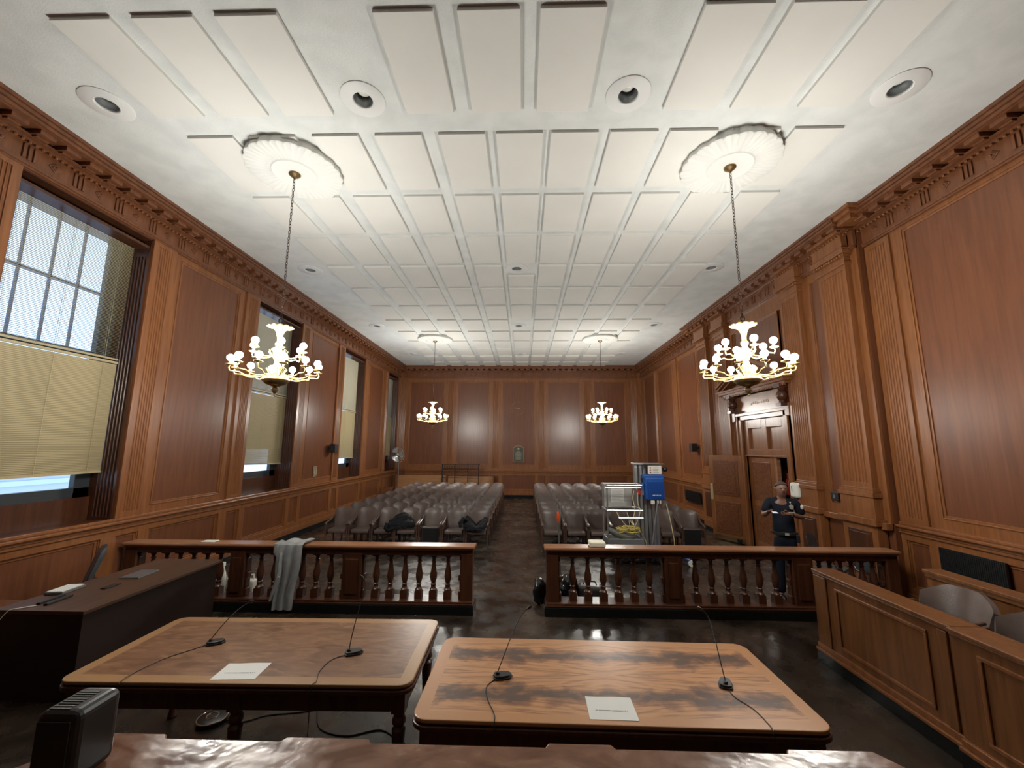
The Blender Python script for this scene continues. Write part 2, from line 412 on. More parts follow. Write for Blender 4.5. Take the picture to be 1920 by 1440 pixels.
for i, (a, b) in enumerate(WIN):
    wr = thing('window_%d' % (i+1), None, None, (XL-.42, (a+b)/2, 1.6), kind='structure')
    mb = MB(); X0, X1 = XL-.46, XL-.38
    mb.box(X0, X1, a+.02, b-.02, 1.56, 1.74); mb.box(X0, X1, a+.02, b-.02, HEAD-.12, HEAD-.02)
    mb.box(X0, X1, a+.02, a+.13, 1.56, HEAD-.02); mb.box(X0, X1, b-.24, b-.02, 1.56, HEAD-.02)
    mb.box(X0+.01, X1-.01, a+.1, b-.2, 3.62, 3.72)
    mb.build('window_frame', FRAME, wr, bevel=.005, world=True)
    mb = MB()
    for k in (1, 2, 3): yy = a+.13+(b-a-.37)*k/4; mb.box(X0+.02, X1-.02, yy-.008, yy+.008, 3.7, HEAD-.12)
    for zz in (2.70, 4.62): mb.box(X0+.02, X1-.02, a+.1, b-.2, zz-.02, zz+.02)
    mb.build('glazing_bar', mat('bar_paint', (.16, .16, .22), .4) if 'bar_paint' not in bpy.data.materials else bpy.data.materials['bar_paint'], wr, world=True)
    mb = MB(); mb.box(XL-.425, XL-.419, a+.12, b-.23, 1.73, HEAD-.11); mb.build('window_pane', GLASS, wr, world=True)
    bl = thing('venetian_blind', 'open-slatted upper venetian blind of the window '+ords[i], 'window blind', (XL-.24, (a+b)/2, 3.6), group='upper venetian blinds')
    m = MB
    class _:
        pass
    def wpar(parent): return parent
    # upper blind, slats let light through
    sx = XL-.24
    old = MB.build
    blind_z = (3.64, HEAD-.14)
    def mk(z0, z1, tilt, mt, root, sag=0):
        off = ORI[root.name]
        blind(a+.03-off[1], b-.03-off[1], z1-off[2], z0-off[2], sx-off[0], tilt, mt, root, sag=sag)
    mk(3.66, HEAD-.14, (.05 if i == 0 else (.80 if i < 3 else .45)), BLIND if i == 0 else BLIND2, bl)
    b2 = thing('venetian_blind', 'closed yellowish lower venetian blind of the window '+ords[i], 'window blind', (XL-.24, (a+b)/2, 1.9), group='lower venetian blinds')
    mk(1.95, 3.58, 1.15, BLIND, b2, sag=.04 if i == 1 else -.02 if i == 0 else 0)
# neighbouring building seen through the panes
fac = thing('neighbouring_building', 'pale building across the street, seen through the window panes', 'building', (XL-7, 8, -4))
MB().box(-XL-19.5-1.5, -XL-19.5, -18, 22, 0, 10.4).build('facade', mat('pale_facade', (.56, .60, .64), .9), fac)
mb = MB()
for k in range(3): mb.box(-13.5+.05, -13.3, -18, 22, 1+k*3.2, 1.25+k*3.2)
mb.build('ledge', mat('ledge_stone', (.60, .66, .72), .9), fac)
mb = MB()
for k in range(2):
    for j in range(16): mb.box(-13.5+.01, -13.44, -17+j*2.4, -15.8+j*2.4, 2+k*3.2, 3.8+k*3.2)
mb.build('facade_windows', mat('far_glass', (.26, .30, .34), .3), fac)

# --- back wall
fB = maps('back')
wall_back = struct(MB().box(XL-.5, XR+2.2, YB+.02, YB+.3, 0, ZC).build('wall_back', W_PANEL))
PB = [(-5.50, -3.83), (-3.15, -1.64), (-.99, .54), (1.20, 2.72), (3.40, 4.88)]
mb = MB(); stiles(mb, fB, (XL, XR), DADO, ZC-.3, [(a, b, 1.48, 5.48) for a, b in PB], .022)
mb.build('stile_boards', W_STILE, wall_back)
for a, b in PB: panel_rect(wall_back, fB, a, b, 1.48, 5.48)
for a, b in ((-6.0, -5.62), (-3.68, -3.32), (-1.5, -1.14), (.70, 1.06), (2.87, 3.24), (5.05, 5.45)):
    mb = MB(); fluted(mb, fB, a, b, DADO+.04, 5.56, .05, 6, .05); mb.build('pilaster', W_STILE, wall_back)
dado('dado_back', fB, [(-5.5, -3.83), (-3.68, -3.3), (-3.15, -1.64), (-1.5, -1.14), (-.99, .54), (.70, 1.06), (1.2, 2.72), (2.87, 3.25), (3.4, 4.88), (5.05, 5.45)], wall_back)

# --- right wall with the projecting bay and its doorway
fR = maps('right'); fBay = maps('right', XR-XBAY)
DY0, DY1, DTOP = 8.80, 10.50, 3.03
mb = MB()
for u0, u1, z0, z1 in ((YF, DY0, 0, ZC), (DY1, YB+.3, 0, ZC), (DY0, DY1, DTOP, ZC)): wb(mb, fR, u0, u1, z0, z1, -.22, -.02)
wall_right = struct(mb.build('wall_right', W_PANEL))
mb = MB()
for u0, u1, z0, z1 in ((BY0, DY0, 0, ZC), (DY1, BY1, 0, ZC), (DY0, DY1, DTOP, ZC)): wb(mb, fR, u0, u1, z0, z1, -.02, .13)
mb.build('wall_bay', W_PANEL, wall_right)
PRn = [(3.75, 5.90)]; PRf = [(13.42, 14.92), (15.60, 17.25), (17.75, 19.2)]
mb = MB(); stiles(mb, fR, (YF, BY0), DADO, ZC-.3, [(a, b, 1.42, 5.60) for a, b in PRn], .022)
stiles(mb, fR, (BY1, YB), DADO, ZC-.3, [(a, b, 1.42, 5.50) for a, b in PRf], .022)
mb.build('stile_boards', W_STILE, wall_right)
for a, b in PRn: panel_rect(wall_right, fR, a, b, 1.42, 5.60)
for a, b in PRf: panel_rect(wall_right, fR, a, b, 1.42, 5.50)
for a, b in ((6.08, 6.52), (3.1, 3.55), (12.88, 13.30), (15.05, 15.45), (17.33, 17.68)):
    mb = MB(); fluted(mb, fR, a, b, DADO+.04, 5.62, .055, 7, .06); mb.build('pilaster', W_STILE, wall_right)
dado('dado_right', fR, [(3.0, 3.6), (3.85, 5.90), (6.12, 6.46)], wall_right)
dado('dado_right_far', fR, [(12.98, 13.3), (13.42, 14.92), (15.05, 15.45), (15.6, 17.25), (17.35, 17.65), (17.75, 19.5)], wall_right)
# bay: sunk narrow panels between big pilasters on pedestals
mb = MB(); holes = [(7.42, 7.70, 1.42, 5.50), (11.70, 11.96, 1.42, 5.50), (8.62, 10.72, 0, 5.3)]
stiles(mb, fBay, (BY0, BY1), DADO, 5.7, holes, .022)
mb.build('stile_boards', W_STILE, wall_right)
for a, b in ((7.42, 7.70), (11.70, 11.96)): panel_rect(wall_right, fBay, a, b, 1.42, 5.50, None, 0, .03)
panel_rect(wall_right, fBay, 8.74, 10.60, 4.0, 5.32)
PIL = [(6.68, 7.30), (7.90, 8.46), (10.92, 11.50), (12.05, 12.70)]
for a, b in PIL:
    mb = MB(); fluted(mb, fBay, a, b, 1.74, 5.42, .12, 8, .05)
    o = mb.build('pilaster', W_STILE, wall_right)
    c = MB()
    for z0, z1, d, e in ((5.42, 5.47, .15, .03), (5.47, 5.56, .13, .01), (5.56, 5.60, .17, .05), (5.60, 5.66, .20, .08), (1.60, 1.66, .17, .05), (1.66, 1.71, .15, .03), (1.71, 1.74, .13, .01), (1.28, 1.60, .15, .03), (1.18, 1.28, .20, .07), (.15, 1.18, .15, .03), (.10, .3, .18, .06)):
        wb(c, fBay, a-e, b+e, z0, z1, 0, d)
    for k in range(11):
        u = a-.02+(b-a+.04)*(k+.5)/11; q = fBay(u, .178, 5.575); c.ball(q[0], q[1], q[2], .02, 6, 4)
    c.build('capital_and_base', W_STILE, o, bevel=.005)
    pp = MB(); wb(pp, fBay, a+.08, b-.08, .4, 1.08, .13, .162); wb(pp, fBay, a+.12, b-.12, .44, 1.04, .13, .168); pp.build('pedestal_panel', W_DARK, o, bevel=.006)
dd = MB()
for a, b in ((BY0, 6.65), (7.33, 7.87), (8.49, 8.66), (10.84, 10.89), (11.53, 12.02), (12.73, BY1)):
    wb(dd, fBay, a, b, DADO-.1, DADO, 0, .1); wb(dd, fBay, a, b, .14, .24, 0, .06)
dd.build('dado_moulding', W_STILE, wall_right, bevel=.008)
# door casing, head, pediment
mb = MB()
for (a, b) in ((8.62, 8.80), (10.50, 10.68)):
    wb(mb, fBay, a, b, 0, DTOP+.16, 0, .07); wb(mb, fBay, a+(.0 if a < 9 else .12), a+(.06 if a < 9 else .18), 0, DTOP+.16, 0, .10)
wb(mb, fBay, 8.62, 10.68, DTOP, DTOP+.16, 0, .07); wb(mb, fBay, 8.56, 10.74, DTOP+.10, DTOP+.17, 0, .11)
for a, b in ((8.50, 8.64), (10.66, 10.80)): wb(mb, fBay, a, b, DTOP-.02, DTOP+.25, 0, .12)
mb.build('door_casing', W_STILE, wall_right, bevel=.008)
mb = MB(); wb(mb, fBay, 8.62, 10.68, DTOP+.17, 3.62, 0, .05); mb.build('door_frieze', W_STILE, wall_right)
pn = MB()
for k in range(9):
    u = 9.28+k*.085; wb(pn, fBay, u, u+.05, 3.38+.012*math.sin(k*2.1), 3.43+.015*math.sin(k*1.3), .05, .056)
pn.build('faded_gilt_lettering', mat('faded_gilt', (.42, .33, .22), .5), wall_right)
for u in (8.62, 10.68):
    mb = MB(); q = fBay(u, .15, 3.28)
    mb.lathe([(.03, 0), (.07, .01), (.06, .05), (.10, .10), (.115, .17), (.09, .23), (.06, .26), (.09, .30), (.10, .34)], q[0], q[1], q[2], 14)
    wb(mb, fBay, u-.09, u+.09, 3.22, 3.28, 0, .25); wb(mb, fBay, u-.1, u+.1, 3.60, 3.68, 0, .26)
    wb(mb, fBay, u-.05, u+.05, 3.28, 3.6, 0, .10)
    mb.build('console_urn', W_DARK, wall_right, smooth=True)
mb = MB()
wb(mb, fBay, 8.36, 10.94, 3.66, 3.71, 0, .24); wb(mb, fBay, 8.28, 11.02, 3.71, 3.76, 0, .32); wb(mb, fBay, 8.22, 11.08, 3.76, 3.80, 0, .37)
for k in range(38): u = 8.42+k*.066; wb(mb, fBay, u, u+.036, 3.625, 3.665, .18, .24)
for s in (-1, 1):
    c = 9.65
    for (d, t0, t1) in ((.24, .0, .06), (.32, .05, .10), (.37, .09, .14)):
        P = [(c+s*1.43, 3.80+t0-.0), (c, 4.36+t0), (c, 4.36+t1), (c+s*1.43, 3.80+t1)]
        if s > 0: P = P[::-1]
        mb.prism([(a, b) for a, b in P], 0, d, lambda a, b, e: fBay(a, e, b))
mb.build('pediment', W_STILE, wall_right, bevel=.004)
mb = MB(); mb.prism([(8.3, 3.8), (11.0, 3.8), (9.65, 4.37)], 0, .06, lambda a, b, e: fBay(a, e, b)); mb.build('tympanum', W_PANEL, wall_right)
# transom board with two sunk panels
mb = MB(); f = maps('right', .09)
stiles(mb, f, (DY0, DY1), 2.17, DTOP, [(8.98, 9.55, 2.33, 2.82), (9.75, 10.32, 2.33, 2.82)], .06); wb(mb, f, DY0, DY1, 2.17, DTOP, -.06, .0)
wb(mb, f, DY0, DY1, 2.15, 2.19, -.06, .08)
mb.build('transom_board', W_STILE, wall_right, bevel=.006)
# jambs
mb = MB(); wb(mb, fR, DY0-.02, DY0, 0, DTOP, -.22, .17); wb(mb, fR, DY1, DY1+.02, 0, DTOP, -.22, .17); mb.build('door_jamb', W_STILE, wall_right)
# lobby behind the doorway
mb = MB(); LX = 7.4
mb.box(LX, LX+.1, 8.3, 13.2, 0, 2.6); mb.box(XR+.22, LX+.1, 13.1, 13.2, 0, 2.6); mb.box(XR+.22, LX+.1, 8.3, 8.4, 0, 2.6); mb.box(XR+.22, LX+.1, 8.3, 13.2, 2.5, 2.6)
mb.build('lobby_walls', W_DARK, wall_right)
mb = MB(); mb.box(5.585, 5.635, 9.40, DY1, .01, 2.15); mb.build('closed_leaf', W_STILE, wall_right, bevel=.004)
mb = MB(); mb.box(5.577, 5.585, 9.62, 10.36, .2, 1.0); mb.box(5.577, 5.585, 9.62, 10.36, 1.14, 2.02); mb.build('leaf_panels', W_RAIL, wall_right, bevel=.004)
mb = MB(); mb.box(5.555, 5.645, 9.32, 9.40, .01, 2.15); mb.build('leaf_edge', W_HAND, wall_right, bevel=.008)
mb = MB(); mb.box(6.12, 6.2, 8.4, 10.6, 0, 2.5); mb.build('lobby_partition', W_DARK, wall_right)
# open door leaf
dr = thing('door_1', None, None, (5.50, 10.60, 0), math.radians(26), kind='structure')
mb = MB(); mb.box(-.05, 0, .0, .98, .02, 2.16)
for z0, z1 in ((1.16, 2.02), (.18, 1.02)): pass
mb.build('door_leaf', W_STILE, dr, bevel=.004)
for z0, z1 in ((1.14, 2.02), (.20, .98)):
    mb = MB(); mb.box(-.062, -.05, .13, .85, z0, z1); mb.box(-.068, -.06, .20, .78, z0+.07, z1-.07); mb.build('door_panel', W_RAIL, dr, bevel=.005)
MB().box(-.068, -.05, .885, .965, 1.0, 1.42).build('push_plate', mat('worn_brass_plate', (.55, .47, .25), .35, .7), dr, bevel=.003)
mb = MB(); mb.box(-.066, -.05, .05, .93, .03, .14); mb.build('kick_plate', BRASSD, dr)

# --- front wall behind the camera
wall_front = struct(MB().box(XL-.5, XR+.3, YF-.3, YF, 0, ZC).build('wall_front', W_DARK))

# baseboards
def base(name, f, U):
    mb = MB()
    for a, b in U: wb(mb, f, a, b, 0, .14, 0, .10); wb(mb, f, a, b, .14, .16, 0, .08)
    return struct(mb.build(name, BLACK, bevel=.006))
base('baseboard_left', fL, [(YF, YB)]); base('baseboard_back', fB, [(XL, XR)]); base('baseboard_right', fR, [(YF, BY0), (BY1, YB)])
mb = MB()
for a, b in ((BY0, 8.6), (10.7, BY1)): wb(mb, fBay, a, b, 0, .12, 0, .21)
struct(mb.build('baseboard_bay', BLACK, bevel=.006))

# --- cornices
W_CORN = wood('cornice_wood', (.115, .040, .017), (.185, .069, .027), .32)
def cornice(name, f, U, ressaut=()):
    mb = MB(); a, b = U
    for z0, z1, d in ((ZC-.045, ZC, .39), (ZC-.055, ZC-.045, .365), (ZC-.095, ZC-.055, .375), (ZC-.105, ZC-.095, .345), (ZC-.145, ZC-.105, .355), (ZC-.16, ZC-.145, .32), (ZC-.245, ZC-.215, .17), (ZC-.275, ZC-.245, .11), (ZC-.52, ZC-.275, .055), (ZC-.55, ZC-.52, .085), (ZC-.575, ZC-.55, .065)):
        wb(mb, f, a, b, z0, z1, 0, d)
    o = struct(mb.build(name, W_CORN))
    md = MB(); u = a+.06
    while u < b-.1:
        wb(md, f, u, u+.17, ZC-.215, ZC-.155, .1, .30); wb(md, f, u+.02, u+.15, ZC-.24, ZC-.215, .1, .23); u += .2815
    md.build('modillions', W_CORN, o, bevel=.005)
    bd = MB(); u = a+.03
    while u < b-.02:
        q = f(u, .115, ZC-.29); bd.ball(q[0], q[1], q[2], .02, 6, 4); u += .0705
    bd.build('bead_row', W_STILE, o, smooth=True)
    tg = MB(); u = a+.10; k = 0
    while u < b-.15:
        for j in range(3): wb(tg, f, u+j*.055, u+j*.055+.032, ZC-.48, ZC-.30, .05, .075)
        c = u+.35
        if c < b-.1:
            for (w_, h_, d_) in ((.075, .060, .068), (.05, .038, .078)): 
                P = [(c-w_, 0), (c, -h_), (c+w_, 0), (c, h_)]
                tg.prism(P, .05, d_, lambda p_, q_, e_: f(p_, e_, ZC-.39+q_))
            q = f(c, .08, ZC-.39); tg.ball(q[0], q[1], q[2], .018, 6, 4)
        u += .563
    tg.build('frieze_ornament', W_CORN, o, bevel=.003)
    return o
cornice('trim_1', fL, (YF, YB))
cornice('trim_2', fB, (XL+.2, XR-.2))
cornice('trim_3', fR, (YF, BY0+.02))
cornice('trim_4', fR, (BY1-.02, YB))
cornice('trim_5', fBay, (BY0, BY1))
mb = MB()
for z0, z1, d in ((ZC-.055, ZC, .39), (ZC-.12, ZC-.055, .34), (ZC-.20, ZC-.12, .28)):
    for a, b in ((BY0-d, BY0), (BY1, BY1+d)): wb(mb, fBay, a, b, z0, z1, -.02, d)
for a, b in PIL:
    wb(mb, fBay, a-.04, b+.04, ZC-.62, ZC-.24, 0, .17); wb(mb, fBay, a-.07, b+.07, ZC-.56, ZC-.52, 0, .20); wb(mb, fBay, a-.06, b+.06, ZC-.26, ZC-.2, 0, .24)
struct(mb.build('trim_6', W_STILE, bevel=.005))
mb = MB()
for a, b in PIL:
    k = 0
    while a-.02+k*.07 < b+.03:
        q = fBay(a-.02+k*.07, .185, ZC-.29); mb.ball(q[0], q[1], q[2], .017, 6, 4); k += 1
struct(mb.build('trim_7', W_STILE, smooth=True))

# --- ceiling with holes for the downlights
DL = [(-4.78, 4.05), (-1.81, 4.05), (1.16, 4.05), (4.08, 4.03), (-4.74, 8.53), (-.145, 8.53), (4.08, 8.55), (-4.77, 12.80), (-.15, 12.83), (4.17, 12.76), (-4.75, 16.85), (-.12, 16.92), (4.09, 16.86)]
mb = MB(); ys = sorted(set(round(q[1], 0) for q in DL)); H = .16; HOLE = .112
rows_ = {}
for q in DL: rows_.setdefault(round(q[1]/2), []).append(q)
ycur = YF-.3
X0c, X1c = XL-.5, XR+.3
def cq(x0, x1, y0, y1): mb.add([(x0,y0,ZC),(x0,y1,ZC),(x1,y1,ZC),(x1,y0,ZC)], [(0,1,2,3)])
for key in sorted(rows_):
    r = sorted(rows_[key]); yc = sum(q[1] for q in r)/len(r); ya, yb = yc-.22, yc+.22
    cq(X0c, X1c, ycur, ya); xc = X0c
    for (qx, qy) in r:
        cq(xc, qx-.22, ya, yb); xc = qx+.22
        sq = []; ci = []; N = 32
        for k in range(N):
            t = 2*PI*k/N; cx_, cy_ = math.cos(t), math.sin(t); ci.append((qx+HOLE*cx_, qy+HOLE*cy_, ZC))
            s_ = 1/max(abs(cx_), abs(cy_)); px = qx+.22*cx_*s_; py = yc+.22*cy_*s_
            sq.append((px, py, ZC))
        mb.add(sq+ci, [(k, k+N, (k+1) % N+N, (k+1) % N) for k in range(N)])
    cq(xc, X1c, ya, yb); ycur = yb
cq(X0c, X1c, ycur, YB+.3)
ceil = struct(mb.build('ceiling', PLASTER))
MB().box(X0c, X1c, YF-.3, YB+.3, ZC+.4, ZC+.45).build('ceiling_deck', PLASTER, ceil)
COLS = [-4.25, -3.455, -2.66, -1.862, -1.062, -.342, .343, 1.073, 1.801, 2.55, 3.30]
tiles = []
for (x0, x1) in ((-4.337, -3.77), (-3.569, -3.0), (-2.801, -2.225), (-1.356, -.808), (-.593, -.03), (.150, .74), (1.597, 2.20), (2.357, 2.977), (3.117, 3.704)):
    tiles.append((x0, x1, 3.09, 4.23))
for r in range(12):
    y0 = 4.55+1.265*r
    for c, x0 in enumerate(COLS):
        a, b = y0, y0+1.10
        if c == 5:
            if r == 3: a = y0+.52
            if r in (6, 9): continue
        tiles.append((x0, x0+.585, a, b))
rest = MB()
for k, (x0, x1, a, b) in enumerate(tiles):
    if k < 99: MB().box(x0, x1, a, b, ZC-.038, ZC+.01).build('acoustic_panel', TILE, ceil, bevel=.004)
    else: rest.box(x0, x1, a, b, ZC-.038, ZC+.01)
o = rest.build('acoustic_panels', TILE, ceil, bevel=.004); o['kind'] = 'stuff'

def downlight():
    t = thing('recessed_downlight', 'x', 'ceiling light')
    MB().lathe([(.105, .004), (.108, -.012), (.118, -.018), (.135, -.014), (.235, -.014), (.246, -.008), (.246, .004)], seg=40).build('trim_ring', mat('white_trim', (.68, .68, .66), .5) if 'white_trim' not in bpy.data.materials else bpy.data.materials['white_trim'], t, smooth=True)
    MB().lathe([(.106, 0), (.10, .05), (.085, .20), (.085, .30)], seg=32).build('reflector_cone', bpy.data.materials.get('cone_metal') or mat('cone_metal', (.34, .36, .38), .35, .6), t, smooth=True)
    MB().lathe([(0, .075), (.05, .08), (.070, .10), (.072, .15), (0, .16)], seg=24).build('lamp', bpy.data.materials.get('dead_lamp') or mat('dead_lamp', (.75, .75, .66), .25), t, smooth=True)
    return t
# the ring and cone profiles are open, so no end caps
_l = MB.lathe
def lathe_open(s, prof, seg=24, x=0, y=0, z=0):
    vs = []; fs = []
    for (r, h) in prof:
        for i in range(seg):
            a = 2*PI*i/seg; vs.append((x+r*math.cos(a), y+r*math.sin(a), z+h))
    for j in range(len(prof)-1):
        for i in range(seg):
            k = (i+1) % seg; fs.append((j*seg+i, j*seg+k, (j+1)*seg+k, (j+1)*seg+i))
    return s.add(vs, fs)
MB.lathe = lambda s, prof, seg=24, **k: lathe_open(s, prof, seg)
dl0 = downlight()
MB.lathe = _l
DROW = ['nearest row', 'second row', 'third row', 'farthest row']
for i, (x, y) in enumerate(DL):
    o = dl0 if i == 0 else copy_tree(dl0)
    o.location = (x, y, ZC)
    if i < 4: lab = ['unlit recessed downlight in the nearest row, leftmost, above the big blind', 'unlit recessed downlight in the nearest row, between left and centre ceiling panels', 'unlit recessed downlight in the nearest row, between centre and right ceiling panels', 'unlit recessed downlight in the nearest row, rightmost, near the right cornice'][i]
    else:
        r = (i-4)//3+1; lab = 'unlit recessed downlight on the %s, %s' % (['left margin', 'centre line', 'right margin'][(i-4) % 3], DROW[r]+' from the camera')
    tag(o, lab, 'ceiling light', 'recessed downlights')

# ------------------------------------------------------------------ chandeliers
def medallion():
    t = thing('ceiling_medallion', 'x', 'ceiling ornament')
    sc = lambda a: 1+.035*abs(math.cos(a*11))
    m = MB(); seg = 132
    prof = [(.585, .0), (.595, -.05), (.605, -.100), (.595, -.108), (.40, -.112), (.30, -.114), (.285, -.128), (.25, -.120), (.10, -.120), (0, -.12)]
    vs = []; fs = []
    for (r, h) in prof:
        for i in range(seg):
            a = 2*PI*i/seg; rr = r*(sc(a) if r > .35 else 1); hh = h-(.008*math.cos(a*44) if .35 < r < .605 and h < -.09 else 0)
            vs.append((rr*math.cos(a), rr*math.sin(a), hh))
    for j in range(len(prof)-1):
        for i in range(seg): k = (i+1) % seg; fs.append((j*seg+i, (j+1)*seg+i, (j+1)*seg+k, j*seg+k))
    m.add(vs, fs).build('rosette', MEDAL, t, smooth=True)
    return t
MZ = ZC-.12
def chandelier():
    t = thing('chandelier', 'x', 'chandelier')
    L = 5.98-MZ  # local z: 0 at the rosette
    zb = 2.98-MZ  # finial bottom
    MB().lathe([(0, -.0), (.075, -.002), (.078, -.015), (.06, -.035), (.025, -.055), (.012, -.08), (0, -.082)][::-1], seg=20).build('canopy', BRASSD, t, smooth=True)
    ch = MB(); z = -.08; k = 0; end = zb+1.0
    while z > end+.02:
        pts = []
        for q in range(10):
            a = 2*PI*q/9; w_ = .013*math.sin(a); pts.append(((w_ if k % 2 else 0), (0 if k % 2 else w_), z-.026+.028*math.cos(a)))
        ch.tube(pts, .0042, 5, cap=False); z -= .045; k += 1
    ch.tube([(0, 0, z+.02), (.03, 0, z), (.028, 0, z-.035), (0, 0, z-.05), (-.028, 0, z-.035), (-.03, 0, z), (0, 0, z+.02)], .006, 6)
    ch.build('chain', IRON, t, smooth=True)
    MB().lathe([(0, zb), (.012, zb+.01), (.012, zb+.03), (.03, zb+.05), (.045, zb+.085), (.03, zb+.105), (.018, zb+.115), (.06, zb+.13)], seg=20).build('finial', BRASSD, t, smooth=True)
    MB().lathe([(.04, zb+.125), (.11, zb+.15), (.155, zb+.19), (.165, zb+.205), (.16, zb+.215), (0.0, zb+.215)], seg=32).build('bowl', BRASSD, t, smooth=True)
    MB().lathe([(.158, zb+.215), (.14, zb+.25), (.10, zb+.275), (.05, zb+.29), (.03, zb+.34), (.045, zb+.40), (.03, zb+.45), (.055, zb+.50), (.062, zb+.55), (.045, zb+.60), (.03, zb+.64), (.045, zb+.67), (.045, zb+.69), (.028, zb+.71), (.028, zb+.74)], seg=24).build('stem', CREAM, t, smooth=True)
    cr = MB(); seg = 48
    prof = [(.025, .73), (.03, .78), (.045, .84), (.075, .885), (.12, .91), (.145, .90), (.135, .915), (.06, .90), (.0, .88)]
    vs = []; fs = []
    for (r, h) in prof:
        for i in range(seg):
            a = 2*PI*i/seg; g = 1+(.10*abs(math.cos(a*6)) if r > .05 else .05*math.cos(a*12)); hh = h+(.012*abs(math.cos(a*6)) if r > .1 else 0)
            vs.append((r*g*math.cos(a), r*g*math.sin(a), zb+hh))
    for j in range(len(prof)-1):
        for i in range(seg): k = (i+1) % seg; fs.append((j*seg+i, j*seg+k, (j+1)*seg+k, (j+1)*seg+i))
    cr.add(vs, fs).build('leaf_crown', CREAM, t, smooth=True)
    def arm(r0, z0, r1, z1, dip, a):
        A = MB(); A.T = Matrix.Rotation(a, 4, 'Z'); P = []
        for q in range(15):
            u = q/14; x = r0+(r1-r0)*(u if u < .85 else u)
            zz = z0+(z1-z0)*u-dip*math.sin(PI*min(1, u*1.02))*(.4+.6*u)
            P.append((x, 0, zz))
        P[-1] = (r1, 0, z1); P[-2] = (r1+.012, 0, z1-.035); P[-3] = (r1-.002, 0, z1-.07)
        A.tube(P, .0085, 6)
        A.tube([(r0+.05, 0, z0-.02), (r0+.09, 0, z0+.05), (r0+.05, 0, z0+.08), (r0+.03, 0, z0+.04)], .006, 5)
        o = A.build('arm', CREAM, t, smooth=True)
        D = MB(); D.T = Matrix.Rotation(a, 4, 'Z') @ Matrix.Translation((r1, 0, z1))
        D.lathe([(0, -.006), (.04, -.004), (.052, .006), (.05, .01), (.018, .004), (.015, .05), (0, .05)], seg=14); D.build('drip_pan', CREAM, o, smooth=True)
        B = MB(); B.T = Matrix.Rotation(a, 4, 'Z') @ Matrix.Translation((r1, 0, z1+.088)); B.ball(0, 0, 0, .043, 12, 8); B.build('lamp_globe', GLOBE, o, smooth=True)
    for k in range(12): arm(.03, zb+.30, .50, zb+.345, .13, 2*PI*(k+.3)/12)
    for k in range(6): arm(.03, zb+.53, .31, zb+.575, .085, 2*PI*(k+.1)/6)
    return t
md0 = medallion(); cd0 = chandelier()
CP = [(-3.19, 5.14, 'nearest chandelier on the left, in front of the blinds', 'nearer left chandelier'), (2.79, 5.12, 'nearest chandelier on the right, in front of the door pediment', 'nearer right chandelier'),
      (-3.17, 14.3, 'far chandelier on the left, small against the back wall', 'far left chandelier'), (2.73, 14.3, 'far chandelier on the right, small against the back wall', 'far right chandelier')]
for i, (x, y, lab, nm) in enumerate(CP):
    o = md0 if i == 0 else copy_tree(md0); o.location = (x, y, ZC); tag(o, 'round scalloped white plaster medallion above the '+nm, 'ceiling ornament', 'ceiling medallions')
    o = cd0 if i == 0 else copy_tree(cd0); o.location = (x, y, MZ); o.rotation_euler.z = .25*i; tag(o, 'two-tier brass globe-lamp '+lab, 'chandelier', 'chandeliers')

# ------------------------------------------------------------------ balustrades
def balustrade(x0, x1, posts, label, extra):
    t = thing('balustrade', label, 'railing', ((x0+x1)/2, 6.35, 0), group='courtroom bar')
    mb = MB(); mb.box(x0-.03, x1+.03, 6.17, 6.53, .0, .12); mb.build('black_base', BLACK, t, world=True, bevel=.004)
    mb = MB(); mb.box(x0-.02, x1+.02, 6.185, 6.515, .12, .145); mb.box(x0-.01, x1+.01, 6.20, 6.50, .145, .17); mb.build('plinth', W_DARK, t, world=True, bevel=.008)
    mb = MB(); mb.box(x0-.03, x1+.03, 6.22, 6.48, .875, .915); mb.box(x0-.01, x1+.01, 6.245, 6.455, .85, .875); mb.build('handrail', W_HAND, t, world=True, bevel=.012)
    mb = MB(); mb.box(x0, x1, 6.27, 6.43, .775, .85); mb.build('top_rail', W_DARK, t, world=True, bevel=.004)
    for a, b in posts:
        mb = MB(); mb.box(a, b, 6.26, 6.44, .17, .80)
        if b-a > .2: mb.box(a+.05, b-.05, 6.245, 6.26, .24, .72)
        mb.build('post', W_DARK, t, world=True, bevel=.006)
    bal = MB()
    bal.cbox(0, 0, .055, .105, .105, .11)
    bal.lathe([(.050, .11), (.055, .125), (.042, .14), (.034, .15), (.034, .185), (.040, .195), (.030, .205), (.036, .23), (.052, .29), (.050, .34), (.036, .41), (.027, .47), (.024, .50), (.034, .508), (.034, .518), (.024, .525), (.028, .56), (.05, .585)], seg=16)
    bal.cbox(0, 0, .595, .105, .105, .02)
    first = None
    for (a, b) in zip(posts[:-1], posts[1:]):
        s0, s1 = a[1], b[0]; k = 6; stp = (s1-s0)/(k+.9)
        # half balusters against the posts
        for e, sg in ((s0, 1), (s1, -1)):
            mb = MB(); mb.box(e, e+sg*.04, 6.30, 6.40, .17, .28); mb.box(e, e+sg*.025, 6.31, 6.39, .28, .42); mb.box(e, e+sg*.045, 6.31, 6.39, .42, .5); mb.box(e, e+sg*.02, 6.31, 6.39, .5, .7); mb.box(e, e+sg*.03, 6.31, 6.39, .7, .78)
            mb.build('half_baluster', W_DARK, t, world=True, bevel=.012)
        for i in range(k):
            x = s0+stp*(i+.95)
            if first is None: first = bal.build('baluster', W_DARK, t, smooth=True); c = first
            else: c = first.copy(); col.objects.link(c)
            c.parent = t; c.location = (x-(x0+x1)/2, 0, .17)
    return t
balustrade(-5.93, -.73, [(-5.93, -5.75), (-4.32, -4.10), (-2.64, -2.36), (-.90, -.73)], 'wooden balustrade left of the aisle, with the grey hoodie hanging over it', None)
